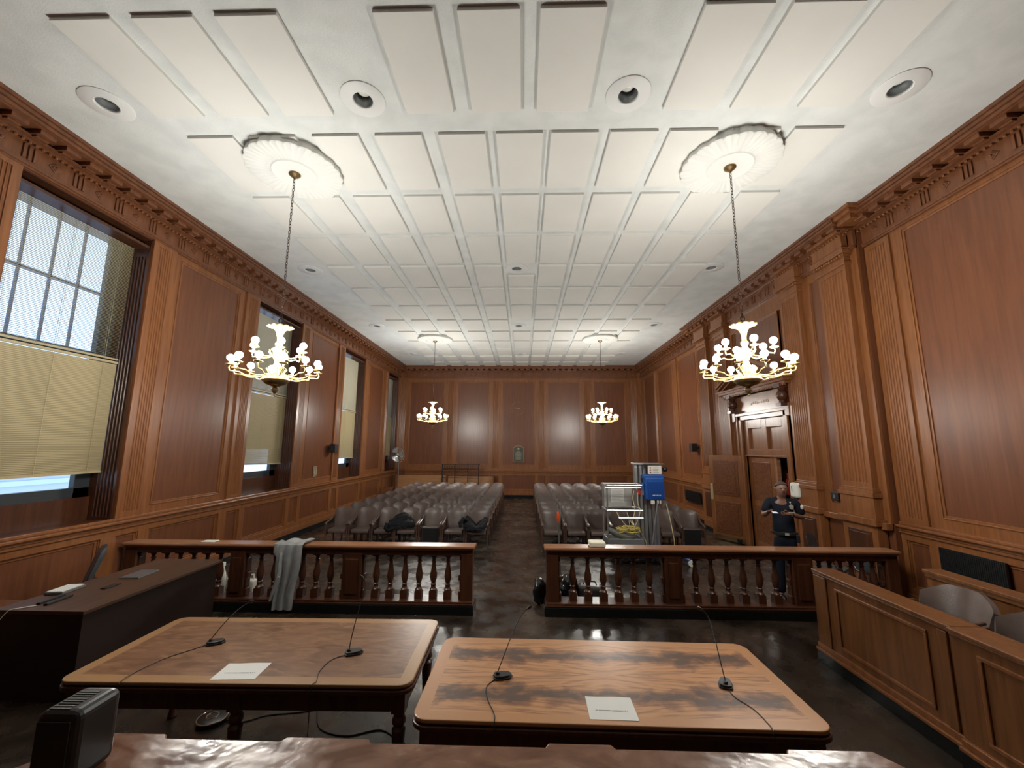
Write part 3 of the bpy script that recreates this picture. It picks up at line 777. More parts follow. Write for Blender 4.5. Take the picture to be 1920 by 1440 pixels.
balustrade(.335, 5.30, [(.335, .51), (2.03, 2.27), (3.83, 4.11), (5.14, 5.30)], 'wooden balustrade right of the aisle, with a cream block on its handrail', None)

# ------------------------------------------------------------------ auditorium seats
def seat_back(w=.240, z0=.33, z1=.87, y0=.17, lean=.12, bow=.055, th=.06, nu=10, nv=9, taper=.03):
    def base_(u, v, s):
        U = 2*u-1; V = v
        # rounded upper corners, slightly narrower foot
        ww = (w-taper*(1-V)); rr = .82
        vv = V; k = max(0, (V-rr)/(1-rr)); ww *= (1-.16*k*k)
        x = ww*U; top = z0+(z1-z0)*vv - .035*(abs(U)**4)*k - .0
        y = y0+lean*vv - bow*(U*U)*(.4+.6*vv)*1.0
        puff = (1-abs(U)**6)*(1-abs(2*V-1)**8)
        return (x, y + (-th*.5*puff if s > 0 else th*.38*puff), top)
    m = MB()
    N = (nu+1)*(nv+1); vs = [base_(i/nu, j/nv, 1) for j in range(nv+1) for i in range(nu+1)]+[base_(i/nu, j/nv, -1) for j in range(nv+1) for i in range(nu+1)]
    fs = []
    for j in range(nv):
        for i in range(nu):
            a = j*(nu+1)+i; fs.append((a, a+1, a+nu+2, a+nu+1)); fs.append((a+N, a+nu+1+N, a+nu+2+N, a+1+N))
    m.add(vs, fs); return m
def audit_seat(up=False):
    t = thing('auditorium_seat', 'x', 'seat')
    seat_back().build('backrest', LEATHER, t, smooth=True)
    m = MB()
    if not up:
        m.box(-.21, .21, -.24, .19, .34, .43)
        s = m.build('seat', LEATHER, t, smooth=False, bevel=.03, seg=3)
    else:
        m.box(-.20, .20, -.15, -.07, .12, .50)
        s = m.build('seat', LEATHER, t, bevel=.03, seg=3)
        mm = MB(); mm.box(-.18, .18, -.165, -.148, .12, .48); mm.build('seat_pan', BLKPL, s, bevel=.01)
    for sg in (-1, 1):
        x = sg*.252
        a = MB(); a.tube([(x, .27, .74), (x, .17, .665), (x, .04, .605), (x, -.12, .585), (x, -.22, .575), (x, -.262, .55), (x, -.252, .51)], [.014, .02, .023, .024, .027, .024, .012], 8, .8)
        a.build('armrest', CHAIRWOOD, t, smooth=True)
        l = MB(); l.tube([(x, -.235, .57), (x, -.225, .3), (x, -.235, 0)], [.022, .019, .015], 8); l.box(x-.010, x+.010, -.22, .20, .30, .46)
        l.build('front_leg', CHAIRWOOD, t, smooth=True)
        l = MB(); l.tube([(x, .24, .66), (x, .20, .35), (x, .25, 0)], [.018, .02, .016], 8); l.build('back_leg', CHAIRWOOD, t, smooth=True)
    return t
seatA = audit_seat(); seatB = audit_seat(True)
usedA = usedB = False
RO = ['front', 'second', 'third', 'fourth', 'fifth', 'sixth', 'seventh', 'eighth', 'rearmost']
CO = ['on the aisle', 'second from the aisle', 'third from the aisle', 'fourth from the aisle', 'fifth from the aisle', 'sixth from the aisle', 'farthest from the aisle']
for side in (-1, 1):
    for r in range(9):
        for c in range(7):
            x = (-1.06-.551*c) if side < 0 else (.69+.536*c)
            y = 10.09+.90*r
            if side > 0 and r == 0 and c == 6: x += .02; y += .05
            up = (side < 0 and r == 0 and c == 2) or (side > 0 and r == 0 and c == 6) or (r > 0 and random.random() < 0)
            if up:
                o = seatB if not usedB else copy_tree(seatB); usedB = True
            else:
                o = seatA if not usedA else copy_tree(seatA); usedA = True
            rz = random.uniform(-.012, .012)+(.0 if side < 0 else 0)
            if side > 0 and r == 0 and c >= 6: rz -= .12
            
            o.location = (x+random.uniform(-.008, .008), y+random.uniform(-.02, .02), 0); o.rotation_euler.z = rz
            d = 'folded-up' if up else 'brown vinyl'
            if side < 0 and r == 0 and c == 3: d = 'black-jacket-covered'
            if side < 0 and r == 0 and c == 0: d = 'dark-jacket-draped'
            tag(o, '%s auditorium seat, %s block, %s row, %s' % (d, 'left' if side < 0 else 'right', RO[r], CO[c]), 'seat', 'auditorium seats')

# coats on two front seats
def drape(name, label, ctrl, root, m, th=.02, seed=0, amp=.02, group=None):
    """ctrl: rows of points (u across, v down)"""
    nu = len(ctrl[0])-1; nv = len(ctrl)-1
    def f(u, v):
        a = u*nu; b = v*nv; i = min(int(a), nu-1); j = min(int(b), nv-1); a -= i; b -= j
        p = (Vector(ctrl[j][i])*(1-a)+Vector(ctrl[j][i+1])*a)*(1-b)+(Vector(ctrl[j+1][i])*(1-a)+Vector(ctrl[j+1][i+1])*a)*b
        q = noise.noise_vector(Vector((u*5+seed, v*5, seed)))*amp+noise.noise_vector(Vector((u*13, v*9+seed, 3)))*amp*.5
        return p+q-Vector(root.location)
    return MB().grid(f, 22, 22, th)
t = thing('jacket', 'black padded jacket heaped over a left front-row seat, fourth from the aisle', 'jacket', (-2.92, 10.85, .45))
P = [[(-3.24, 10.95, .60), (-3.15, 10.98, .70), (-3.02, 11.06, .77), (-2.93, 11.06, .73), (-2.84, 11.02, .68)],
     [(-3.26, 10.78, .62), (-3.16, 10.86, .68), (-3.02, 10.92, .70), (-2.88, 10.92, .66), (-2.76, 10.90, .60)],
     [(-3.27, 10.70, .55), (-3.14, 10.74, .56), (-2.98, 10.78, .58), (-2.82, 10.80, .57), (-2.69, 10.82, .55)],
     [(-3.25, 10.71, .47), (-3.10, 10.73, .46), (-2.94, 10.74, .47), (-2.80, 10.75, .48), (-2.70, 10.78, .47)]]
drape('j', '', P, t, BLKCLOTH, .03, 2, .025).build('jacket_body', BLKCLOTH, t, smooth=True)
MB().tube([(-.33, -.06, .13), (-.38, -.16, .12), (-.39, -.19, .04), (-.35, -.17, -.01), (-.25, -.12, .02)], [.035, .05, .055, .05, .04], 10).build('sleeve', BLKCLOTH, t, smooth=True)
t = thing('jacket', 'dark jacket hung in the left front-row seat right beside the aisle', 'jacket', (-1.13, 10.85, .45))
P = [[(-1.44, 11.02, .66), (-1.36, 11.06, .70), (-1.16, 10.99, .50), (-.96, 11.06, .68), (-.88, 11.04, .64)],
     [(-1.45, 10.85, .63), (-1.34, 10.88, .60), (-1.15, 10.85, .49), (-.98, 10.88, .56), (-.90, 10.88, .60)],
     [(-1.44, 10.74, .55), (-1.32, 10.74, .52), (-1.15, 10.72, .48), (-1.02, 10.74, .50), (-.92, 10.78, .52)],
     [(-1.40, 10.73, .46), (-1.30, 10.72, .45), (-1.15, 10.71, .44), (-1.03, 10.72, .45), (-.94, 10.75, .46)]]
drape('j', '', P, t, BLKCLOTH, .03, 5, .02).build('jacket_body', BLKCLOTH, t, smooth=True)
MB().tube([(-.22, -.02, .20), (-.31, -.06, .24), (-.36, -.16, .17), (-.34, -.19, .08)], [.04, .05, .05, .04], 10).build('sleeve', BLKCLOTH, t, smooth=True)

for q in [o for o in bpy.data.objects if o.name.startswith('jacket') and o.parent is None]: q.location = Vector(q.location)+(Vector((.16, -.93, .0)) if q.location.x < -2 else Vector((.05, -.93, 0)))
# ------------------------------------------------------------------ counsel tables
def table(name, label, cx, cy, rz, lx, ly, vm, zt=.78):
    t = thing(name, label, 'table', (cx, cy, 0), rz, group='counsel tables')
    def outline(hx, hy, r, n=6):
        P = []
        for (sx, sy, a0) in ((1, 1, 0), (-1, 1, 90), (-1, -1, 180), (1, -1, 270)):
            for k in range(n+1):
                a = math.radians(a0+90*k/n); P.append((sx*(hx-r)+r*math.cos(a), sy*(hy-r)+r*math.sin(a)))
        return P
    m = MB(); m.prism(outline(lx/2, ly/2, .09), zt-.022, zt); m.build('tabletop', vm, t, bevel=.006)
    m = MB(); m.prism(outline(lx/2-.008, ly/2-.008, .085), zt-.034, zt-.022); m.prism(outline(lx/2+.008, ly/2+.008, .10), zt-.062, zt-.034); m.build('moulded_edge', W_DARK, t, bevel=.008)
    m = MB(); a, b = lx/2-.05, ly/2-.05
    m.box(-a, a, -b, -b+.025, zt-.19, zt-.06); m.box(-a, a, b-.025, b, zt-.19, zt-.06); m.box(-a, -a+.025, -b, b, zt-.19, zt-.06); m.box(a-.025, a, -b, b, zt-.19, zt-.06)
    m.build('apron', W_DARK, t, bevel=.004)
    for sx in (-1, 0, 1):
        for sy in (-1, 1):
            if sx == 0 and sy == 1: continue
            l = MB(); x = sx*(a-.04); y = sy*(b-.04)
            l.cbox(x, y, zt-.125, .09, .09, .15)
            l.lathe([(.03, 0), (.036, .01), (.026, .05), (.03, .2), (.04, .38), (.046, .47), (.03, .49), (.046, .51), (.046, .53), (.035, .55), (.045, .585)], x, y, 0, 14)
            l.build('leg', W_DARK, t, smooth=True)
    return t
tabL = table('counsel_table', 'worn brown counsel table, the left one, with a pale veneer border', -1.955, 3.49, math.radians(.9), 2.40, 1.06, V_WORN)
tabR = table('counsel_table', 'flame-mahogany counsel table, the right one, with swirling bookmatched grain', .56, 3.155, math.radians(-.6), 2.42, 1.05, V_FLAME)

def mic(label, x, y, rz, tip, z=.7805):
    t = thing('gooseneck_microphone', label, 'microphone', (x, y, z), 0, group='gooseneck microphones')
    b = MB(); b.T = Matrix.Rotation(rz, 4, 'Z')
    P = [(.075, 0), (.055, .034), (0, .046), (-.05, .042), (-.062, .02), (-.062, -.02), (-.05, -.042), (0, -.046), (.055, -.034)]
    b.prism(P, 0, .012); b.prism([(p*.9, q*.85) for p, q in P], .012, .024)
    b.lathe([(.016, .02), (.014, .034), (.008, .04)], -.03, 0, 0, 12)
    b.build('mic_base', BLKPL, t, bevel=.004)
    c, s = math.cos(rz), math.sin(rz); p0 = Vector((-.03*c, -.03*s, .035)); p3 = Vector(tip)-Vector((x, y, z))
    p1 = p0+(p3-p0)*.45+Vector((0, 0, .05)); p2 = p3+Vector((-.06 if p3.x > p0.x else .06, -.01, -.03)); 
    P = []
    for k in range(17):
        u = k/16; P.append(p0*(1-u)**3+p1*3*u*(1-u)**2+p2*3*u*u*(1-u)+p3*u**3)
    MB().tube(P, .0035, 6).build('gooseneck', BLKPL, t, smooth=True)
    d = (P[-1]-P[-2]).normalized(); h = MB(); h.tube([P[-1], P[-1]+d*.012, P[-1]+d*.03, P[-1]+d*.042], [.006, .011, .011, .006], 8); h.build('mic_head', BLKPL, t, smooth=True)
    return t
mic('black gooseneck microphone near the left end of the worn table', -2.47, 3.505, math.radians(25), (-2.385, 3.75, 1.0))
mic('black gooseneck microphone near the right end of the worn table', -1.30, 3.385, math.radians(20), (-1.33, 3.60, 1.255))
mic('black gooseneck microphone near the left end of the flame-mahogany table', -.145, 3.10, math.radians(10), (.03, 3.35, 1.13))
mic('black gooseneck microphone near the right end of the flame-mahogany table', 1.355, 3.06, math.radians(70), (1.34, 3.32, 1.15))
def cable(name, label, pts, m, r=.0035, cat='cable', group=None):
    P = [Vector(q) for q in pts]; out = []
    for i in range(len(P)-1):
        a, b, c, d = P[max(i-1, 0)], P[i], P[i+1], P[min(i+2, len(P)-1)]
        for k in range(8):
            u = k/8; out.append(.5*((2*b)+(-a+c)*u+(2*a-5*b+4*c-d)*u*u+(-a+3*b-3*c+d)*u**3))
    out.append(P[-1]); o = out[0]
    ob = MB().tube([q-o for q in out], r, 6).build(name, m, smooth=True); ob.location = o
    return tag(ob, label, cat, group)
zt = .7835
cable('microphone_cable', 'thin black cable curving over the left half of the worn table', [(-2.51, 3.48, zt), (-2.56, 3.40, zt), (-2.66, 3.25, zt), (-2.70, 3.08, zt), (-2.69, 2.945, zt+.002), (-2.69, 2.93, .74), (-2.69, 2.935, .5)], BLKPL, .0028, group='microphone cables')
cable('microphone_cable', 'thin black cable crossing the right part of the worn table', [(-1.34, 3.36, zt), (-1.42, 3.28, zt), (-1.43, 3.12, zt), (-1.39, 3.0, zt), (-1.40, 2.955, zt), (-1.40, 2.945, .73), (-1.40, 2.95, .45)], BLKPL, .0028, group='microphone cables')
cable('microphone_cable', 'thin black cable from the left microphone of the flame-mahogany table', [(-.18, 3.08, zt), (-.24, 2.98, zt), (-.22, 2.84, zt), (-.17, 2.70, zt), (-.165, 2.635, zt), (-.165, 2.62, .73)], BLKPL, .0028, group='microphone cables')
cable('microphone_cable', 'thin black cable from the right microphone of the flame-mahogany table', [(1.345, 3.03, zt), (1.35, 2.92, zt), (1.40, 2.80, zt), (1.41, 2.66, zt), (1.40, 2.60, zt), (1.40, 2.59, .73)], BLKPL, .0028, group='microphone cables')
def notice(label, x, y, rz, w, h):
    t = thing('paper_notice', label, 'paper', (x, y, .7805), rz, group='table notices')
    m = MB().grid(lambda u, v: ((u-.5)*w, (v-.5)*h, .0015+.004*abs(math.sin(u*2.2+1))*abs(v-.5)*2*0+.0012*math.sin(u*7)*math.sin(v*5)), 14, 10, .0012)
    m.build('sheet', PAPER, t, smooth=True)
    k = MB(); rnd = random.Random(3); xx = -w*.34
    while xx < w*.34:
        q = rnd.uniform(.004, .008); hh = rnd.uniform(.004, .008); k.box(xx, xx+q*.8, -h*.12-hh/2, -h*.12+hh/2, .003, .0036); xx += q+(.007 if rnd.random() < .18 else .001)
    k.build('printed_line', INK, t)
    return t
notice('white notice on the worn table, one printed line', -1.98, 3.11, math.radians(4), .30, .215)
notice('white notice on the flame-mahogany table, one printed line', .535, 2.785, math.radians(-1), .285, .225)

# conference puck and cables under the left table
t = thing('conference_speaker', 'round black conference speaker with silver rings on the floor under the worn table', 'speaker', (-2.68, 3.87, 0))
MB().lathe([(.085, 0), (.10, .008), (.118, .03), (.10, .038), (.04, .044), (0, .044)], seg=40).build('body', BLKPL, t, smooth=True)
for r, z in ((.114, .031), (.045, .043)):
    MB().tube([(r*math.cos(2*PI*k/40), r*math.sin(2*PI*k/40), z) for k in range(41)], .0055, 6).build('silver_ring', CHROME, t, smooth=True)
cable('floor_cable', 'black cable running right from the conference speaker under the worn table', [(-2.57, 3.87, .012), (-2.4, 3.86, .006), (-2.25, 3.95, .006), (-2.0, 4.0, .006), (-1.85, 4.05, .006)], BLKPL, .006, group='floor cables')
cable('floor_cable', 'black cable pair snaking on the floor beneath the right end of the worn table', [(-1.85, 4.05, .006), (-1.7, 3.80, .006), (-1.45, 3.72, .006), (-1.2, 3.80, .006), (-1.02, 3.70, .006), (-.8, 3.55, .006)], BLKPL, .006, group='floor cables')

# ------------------------------------------------------------------ judge's bench in front of the camera
t = thing('judge_bench', "worn dark bench top with a stepped front edge, at the bottom of the picture", 'bench', (-.1, .6, 0))
m = MB()
E_ = [(-1.16, 1.262), (-1.0, 1.262), (-.985, 1.245), (-.665, 1.245), (-.655, 1.262), (-.425, 1.262), (-.415, 1.246), (.06, 1.246), (.07, 1.262), (.24, 1.262), (.25, 1.246), (.70, 1.246), (.71, 1.262), (.935, 1.262), (.99, 1.18), (.99, .1), (-1.30, .1), (-1.30, 1.1)]
m.prism(E_[::-1], 1.505, 1.55); m.build('bench_top', BENCHTOP, t, world=True, bevel=.004)
m = MB(); m.box(-1.2, .93, 1.12, 1.20, 0, 1.505); m.box(-1.2, -1.12, .1, 1.15, 0, 1.505); m.box(.85, .93, .1, 1.15, 0, 1.505); m.build('bench_body', W_DARK, t, world=True)
for k in range(4):
    m = MB(); x = -1.12+k*.5; m.box(x+.03, x+.45, 1.20, 1.212, .3, 1.4); m.build('front_panel', W_RAIL, t, world=True, bevel=.005)
t = thing('speaker_box', 'small black ribbed speaker box standing at the left end of the bench', 'speaker', (-1.112, 1.11, 1.55), math.radians(1))
m = MB(); m.box(-.052, .052, -.055, .065, 0, .168); m.build('housing', BLKPL, t, bevel=.02, seg=4)
m = MB()
for k in range(8): m.box(-.032+.0, .018, -.04+k*.010, -.036+k*.010, .167, .1695)
m.build('top_ribs', GREYPL, t)
m = MB(); m.box(-.04, .04, -.0585, -.054, .015, .15); m.build('front_grille', mat('black_grille', (.004, .004, .004), .6), t, bevel=.01)

# ------------------------------------------------------------------ clerk's desk at the left
t = thing('clerk_desk', "long dark clerk's desk along the left wall", 'desk', (-4.5, 4.9, 0))
m = MB(); m.box(-5.02, -4.13, 4.03, 5.84, .765, .80); m.build('desk_top', W_CLERK, t, world=True, bevel=.004)
m = MB(); m.box(-4.98, -4.17, 4.07, 5.80, .0, .765); m.build('desk_body', mat('desk_body_dark', (.020, .009, .006), .5), t, world=True)
DZ = .80
t = thing('laptop', 'thin grey closed laptop lying on the desk nearer the balustrade', 'laptop', (-4.63, 5.13, DZ), math.radians(5))
MB().box(-.11, .11, -.16, .16, 0, .012).build('body', GREYPL, t, bevel=.003); MB().box(-.105, .105, -.155, .155, .012, .018).build('lid', mat('laptop_lid', (.10, .10, .11), .35), t, bevel=.003)
tag(MB().box(-.03, .03, -.09, .09, 0, .012).build('stapler', BLKPL, bevel=.004), 'slim black stapler on the dark desk, nearest the laptop', 'stapler').location = (-4.56, 4.71, DZ)
for i, (x, y, r, lb) in enumerate(((-4.66, 4.28, .1, 'black pen box on the desk corner, nearer the room'), (-4.76, 4.30, .12, 'black pen box on the desk corner, nearer the wall'))):
    o = MB().box(-.02, .02, -.13, .13, 0, .02).build('pen_box', BLKPL, bevel=.004); o.location = (x, y, DZ); o.rotation_euler.z = r; tag(o, lb, 'box')
cable('desk_cable', 'pale cable leaving the pen boxes and dropping off the near desk end', [(-4.72, 4.14, DZ+.006), (-4.80, 4.06, DZ+.008), (-4.86, 4.02, DZ-.01), (-4.92, 3.99, DZ-.15), (-4.96, 3.99, DZ-.4)], WHITEPL, .004)
t = thing('keyboard_tray', 'grey paper tray at the back edge of the dark desk', 'tray', (-4.90, 4.55, DZ), .1)
MB().box(-.09, .09, -.13, .13, 0, .03).build('tray', GREYPL, t, bevel=.006); MB().box(-.08, .08, -.12, .12, .03, .035).build('papers', PAPER, t)
t = thing('office_chair', 'grey office chair behind the dark desk, seen from its edge', 'chair', (-5.38, 4.98, 0), math.radians(-43))
seat_back(.23, .62, 1.12, .16, .16, .05, .07).build('backrest', GREYV, t, smooth=True)
MB().box(-.24, .24, -.25, .22, .44, .53).build('seat', GREYV, t, bevel=.03, seg=3)
MB().tube([(0, .1, .47), (0, .26, .5), (0, .27, .75)], .018, 8).build('back_post', BLKPL, t)
MB().lathe([(.03, .06), (.025, .1), (.025, .44)], seg=12).build('gas_column', BLKPL, t, smooth=True)
for k in range(5):
    a = 2*PI*k/5; m = MB(); m.tube([(0, 0, .09), (.28*math.cos(a), .28*math.sin(a), .055)], [.025, .014], 6); m.ball(.28*math.cos(a), .28*math.sin(a), .028, .028, 8, 6); m.build('castor_leg', BLKPL, t)
t = thing('witness_chair', 'low wooden side table between the dark desk and the left wall', 'table', (-5.45, 4.35, 0))
t['label'] = 'low wooden stand between the dark desk and the left wall'; t.name = 'low_stand'; t['category'] = 'stand'
MB().box(-.25, .25, -.25, .25, .66, .69).build('top', W_RAIL, t, bevel=.004)
for sx in (-1, 1):
    for sy in (-1, 1): MB().cbox(sx*.22, sy*.22, .33, .04, .04, .66).build('leg', W_RAIL, t)

# ------------------------------------------------------------------ jury box
t = thing('jury_box', 'panelled wooden jury box front running along the right side', 'jury box', (3.45, 3.2, 0))
JX = 3.36
def jury_front(x, ya, yb, H, secs, near):
    m = MB(); m.box(x, x+.16, ya, yb, .14, H-.04); 
    m.build('front_board', W_JURY, t, world=True)
    m = MB()
    for a, b, pr in secs: m.box(x-.03-pr, x+.22, a, b, H-.035, H); m.box(x-.015-pr, x+.18, a, b, H-.06, H-.035)
    m.build('top_rail', W_JURY, t, world=True, bevel=.008)
    if near:
        m = MB()
        for a, b, pr in secs: m.box(x-.03-pr, x, a, b, .15, .20); m.box(x-.055-pr, x, a, b, .12, .15)
        m.build('base_moulding', W_STILE, t, world=True, bevel=.006)
        m = MB()
        for a, b, pr in secs: m.box(x-.045-pr, x+.16, a, b, 0, .12)
        m.build('black_base', BLACK, t, world=True, bevel=.004)
jury_front(JX, YF+1, 5.12, .98, [(3.55, 5.12, 0), (YF+1, 3.55, .035)], True)
for q0, q1 in ((4.92, 5.11), (3.60, 3.68)): MB().box(JX-.02, JX, q0, q1, .2, .92).build('corner_stile', W_JURY, t, world=True, bevel=.006)
m = MB(); m.box(JX-.035, JX, YF+1, 3.55, .2, .92); m.build('near_board', W_JURY, t, world=True)
for a, b, x in ((3.78, 4.80, JX), (2.0, 3.36, JX-.035)):
    m = MB()
    for (p, q, r, s) in ((a, b, .26, .29), (a, b, .83, .86), (a, a+.03, .29, .83), (b-.03, b, .29, .83)): m.box(x-.016, x, p, q, r, s)
    m.build('panel_moulding', W_STILE, t, world=True, bevel=.005)
m = MB(); m.box(JX, 5.5, 4.98, 5.12, 0, .25); m.box(JX+.16, 5.55, YF+1, 4.98, .0, .12); m.box(4.6, 5.55, YF+1, 4.95, .12, .28); m.build('platform', W_DARK, t, world=True)
x2 = 4.63
m = MB(); m.box(x2, x2+.12, YF+1, 5.12, .28, .94); m.build('second_row_board', W_JURY, t, world=True)
m = MB(); m.box(x2-.03, x2+.18, YF+1, 5.14, .945, .985); m.box(x2-.015, x2+.15, YF+1, 5.13, .90, .945); m.build('second_row_rail', W_JURY, t, world=True, bevel=.008)

def barrel_chair():
    t = thing('jury_chair', 'x', 'chair')
    def f(u, v):
        U = 2*u-1; a = U*1.05; r = .31+.05*v
        z = .42+.44*v-.13*v*max(0, abs(U)-.35)**1.0*1.3*(v)
        return (r*math.sin(a), .02+r*math.cos(a)*.82+.07*v, z)
    m = MB().grid(f, 18, 10, .05); m.build('backrest', LEATHER, t, smooth=True)
    m = MB(); m.box(-.26, .26, -.26, .22, .36, .47); m.build('seat', LEATHER, t, bevel=.04, seg=3)
    for s in (-1, 1):
        m = MB(); m.tube([(s*.30, .14, .66), (s*.31, .0, .65), (s*.30, -.16, .645), (s*.27, -.26, .63)], [.018, .022, .024, .018], 8, .8); m.tube([(s*.29, -.2, .64), (s*.27, -.18, .42)], .018, 8); m.build('armrest', CHAIRWOOD, t, smooth=True)
    MB().lathe([(.05, .02), (.035, .06), (.03, .36)], seg=14).build('pedestal', IRON, t, smooth=True)
    m = MB()
    for k in range(4): a = PI/4+PI*k/2; m.tube([(0, 0, .06), (.26*math.cos(a), .26*math.sin(a), .02)], [.03, .018], 6)
    m.build('base', IRON, t)
    return t
bc = barrel_chair()
for i, (x, y, z, lb) in enumerate(((4.02, 4.42, .12, 'brown vinyl jury chair in the front row, farther from the camera'), (4.03, 3.72, .12, 'brown vinyl jury chair in the front row, at the right picture edge'), (5.08, 3.75, .28, 'dark jury chair in the raised second row, below the wall grille'), (5.08, 3.0, .28, 'dark jury chair in the raised second row, nearest the camera'))):
    o = bc if i == 0 else copy_tree(bc); o.location = (x, y, z); o.rotation_euler.z = math.radians(-90+(8 if i < 2 else 0)); tag(o, lb, 'chair', 'jury chairs')

# ------------------------------------------------------------------ things about the balustrades
def hoodie():
    t = thing('hoodie', 'grey hoodie hanging over the handrail of the left balustrade', 'hoodie', (-3.38, 6.2, .92))
    def f(u, v):
        # over the rail then down the front, narrowing to a sleeve end
        s = v*1.12; wv = 1-.30*v; cx = .02-.10*max(0, v-.2)*.3
        if s < .24: y = .26-s*1.1; z = .012+.012*math.sin(u*9)
        else:
            y = -.025-.012*math.sin(u*15+1)-.02*min(1, (s-.24)*5); z = .015-(s-.24)
        x = cx+(u-.5)*.36*wv-.04*max(0, v-.25)+.01*math.sin(v*11+u*3)
        y += -.018*abs(math.sin(u*8+v*2))*min(1, v*4)
        return (x, y, z)
    MB().grid(f, 26, 26, .02).build('body', HOODIE, t, smooth=True)
    MB().tube([(-.17, .06, .03), (-.20, -.03, .0), (-.19, -.05, -.10), (-.17, -.05, -.16)], [.05, .055, .045, .02], 10, .6).build('hood', HOODIE, t, smooth=True)
    MB().tube([(-.11, -.05, -.1), (-.10, -.075, -.35), (-.13, -.075, -.52), (-.19, -.07, -.68), (-.205, -.07, -.74)], [.05, .055, .055, .045, .035], 10, .6).build('sleeve', HOODIE, t, smooth=True)
    MB().box(-.11, -.075, -.125, -.118, -.42, -.40).build('reflective_tag', WHITEPL, t)
hoodie()
tag(MB().box(-.115, .115, -.10, .10, 0, .075).build('foam_block', FOAM, bevel=.02, seg=3), 'cream foam block sitting on the handrail of the right balustrade', 'block').location = (1.08, 6.35, .916)
o = thing('plastic_wrap', 'clear white tray resting on the left balustrade handrail near its left end', 'tray', (-4.72, 6.36, .916))
MB().box(-.10, .10, -.06, .06, 0, .012).build('tray', WHITEPL, o, bevel=.004); o.name = 'small_tray'; o['label'] = 'thin white tray lying on the left balustrade handrail near its left end'
# pole tool behind the right balustrade
t = thing('pole_tool', 'long thin pole with an orange grip leaning behind the right balustrade', 'tool', (.60, 6.85, 0))
MB().tube([(0, 0, .02), (-.05, -.16, 1.20)], .011, 8).build('pole', GREYPL, t, smooth=True)
MB().tube([(-.05, -.16, 1.19), (-.052, -.168, 1.25), (-.056, -.182, 1.33), (-.057, -.186, 1.35)], [.015, .024, .020, .01], 10).build('grip', ORANGE, t, smooth=True)
MB().tube([(-.0, 0, .012), (.10, .02, .012)], .012, 6).build('foot', BLKPL, t)
def bag(label, x, y, rx, ry, rz_, seed):
    m = MB(); m.ball(0, 0, rz_*.9, 1, 28, 18, rx, ry, rz_); vs = []
    for v in m.v:
        q = Vector(v); n_ = noise.noise_vector(q*9+Vector((seed, 0, 0)))*.045+noise.noise_vector(q*22+Vector((0, seed, 0)))*.018
        q += n_; vs.append((q.x, q.y, max(q.z, .0)))
    m.v = vs; o = m.build('bin_bag', BAG, smooth=True); o.location = (x, y, 0); return tag(o, label, 'bag')
bag('crumpled black plastic bag at the aisle end of the right balustrade', .245, 6.62, .10, .10, .20, 1)
bag('black plastic bag on the floor behind the first right balusters', .70, 6.92, .17, .15, .19, 4)
t = thing('shop_vacuum', 'low grey and black tool case lying behind the right balustrade beside the bag', 'case', (1.06, 6.95, 0), -.2)
t.name = 'tool_case'
MB().box(-.20, .20, -.13, .13, 0, .20).build('case_body', mat('dark_case', (.05, .045, .045), .3), t, bevel=.06, seg=4); MB().tube([(-.1, 0, .2), (-.08, 0, .25), (.08, 0, .25), (.1, 0, .2)], .012, 6).build('handle', BLKPL, t, smooth=True)
# cleaning stuff behind the left balustrade
def bucket(label, x, y, r, h, m):
    t = thing('bucket', label, 'bucket', (x, y, 0), group='buckets')
    MB().lathe([(r*.82, 0), (r, h), (r*1.05, h), (r*1.05, h+.015), (r*.96, h+.015), (r*.78, .02), (0, .02)], seg=24).build('bucket_body', m, t, smooth=True)
    MB().tube([(r*math.cos(a), 0, h-.01+.0) if False else (r*1.05*math.cos(a), -.02-r*.25*math.sin(a), h-.06*math.sin(a)) for a in [PI*k/10 for k in range(11)]], .004, 5).build('handle', CHROME, t, smooth=True)
bucket('white bucket behind the left balustrade, left of the second post', -4.62, 6.95, .13, .25, WHITEPL)
bucket('low grey-white bucket behind the left balustrade, nearest the dark desk', -5.02, 7.0, .16, .18, mat('grey_bucket', (.35, .36, .35), .5))
t = thing('spray_bottle', 'tall white spray bottle on the floor behind the left balustrade', 'bottle', (-4.80, 6.82, 0))
MB().lathe([(.05, 0), (.058, .02), (.055, .25), (.045, .33), (.022, .40), (.022, .44)], seg=18).build('bottle_body', WHITEPL, t, smooth=True)
m = MB(); m.cbox(0, 0, .47, .04, .05, .06); m.tube([(0, -.02, .49), (.02, -.11, .50)], .013, 6); m.tube([(0, -.03, .46), (0, -.07, .40)], .008, 6); m.build('trigger_head', WHITEPL, t, bevel=.004)
t = thing('jug', 'white plastic jug standing behind the second post of the left balustrade', 'jug', (-4.36, 6.85, 0))
m = MB(); m.box(-.08, .08, -.07, .07, 0, .24); m.build('jug_body', WHITEPL, t, bevel=.03, seg=3); MB().tube([(-.02, 0, .24), (-.06, 0, .30), (.05, 0, .31), (.06, 0, .22)], .014, 8).build('handle', WHITEPL, t, smooth=True)
MB().lathe([(.025, .24), (.025, .29), (.0, .29)], -.045, 0, 0, 12).build('cap', WHITEPL, t, smooth=True)
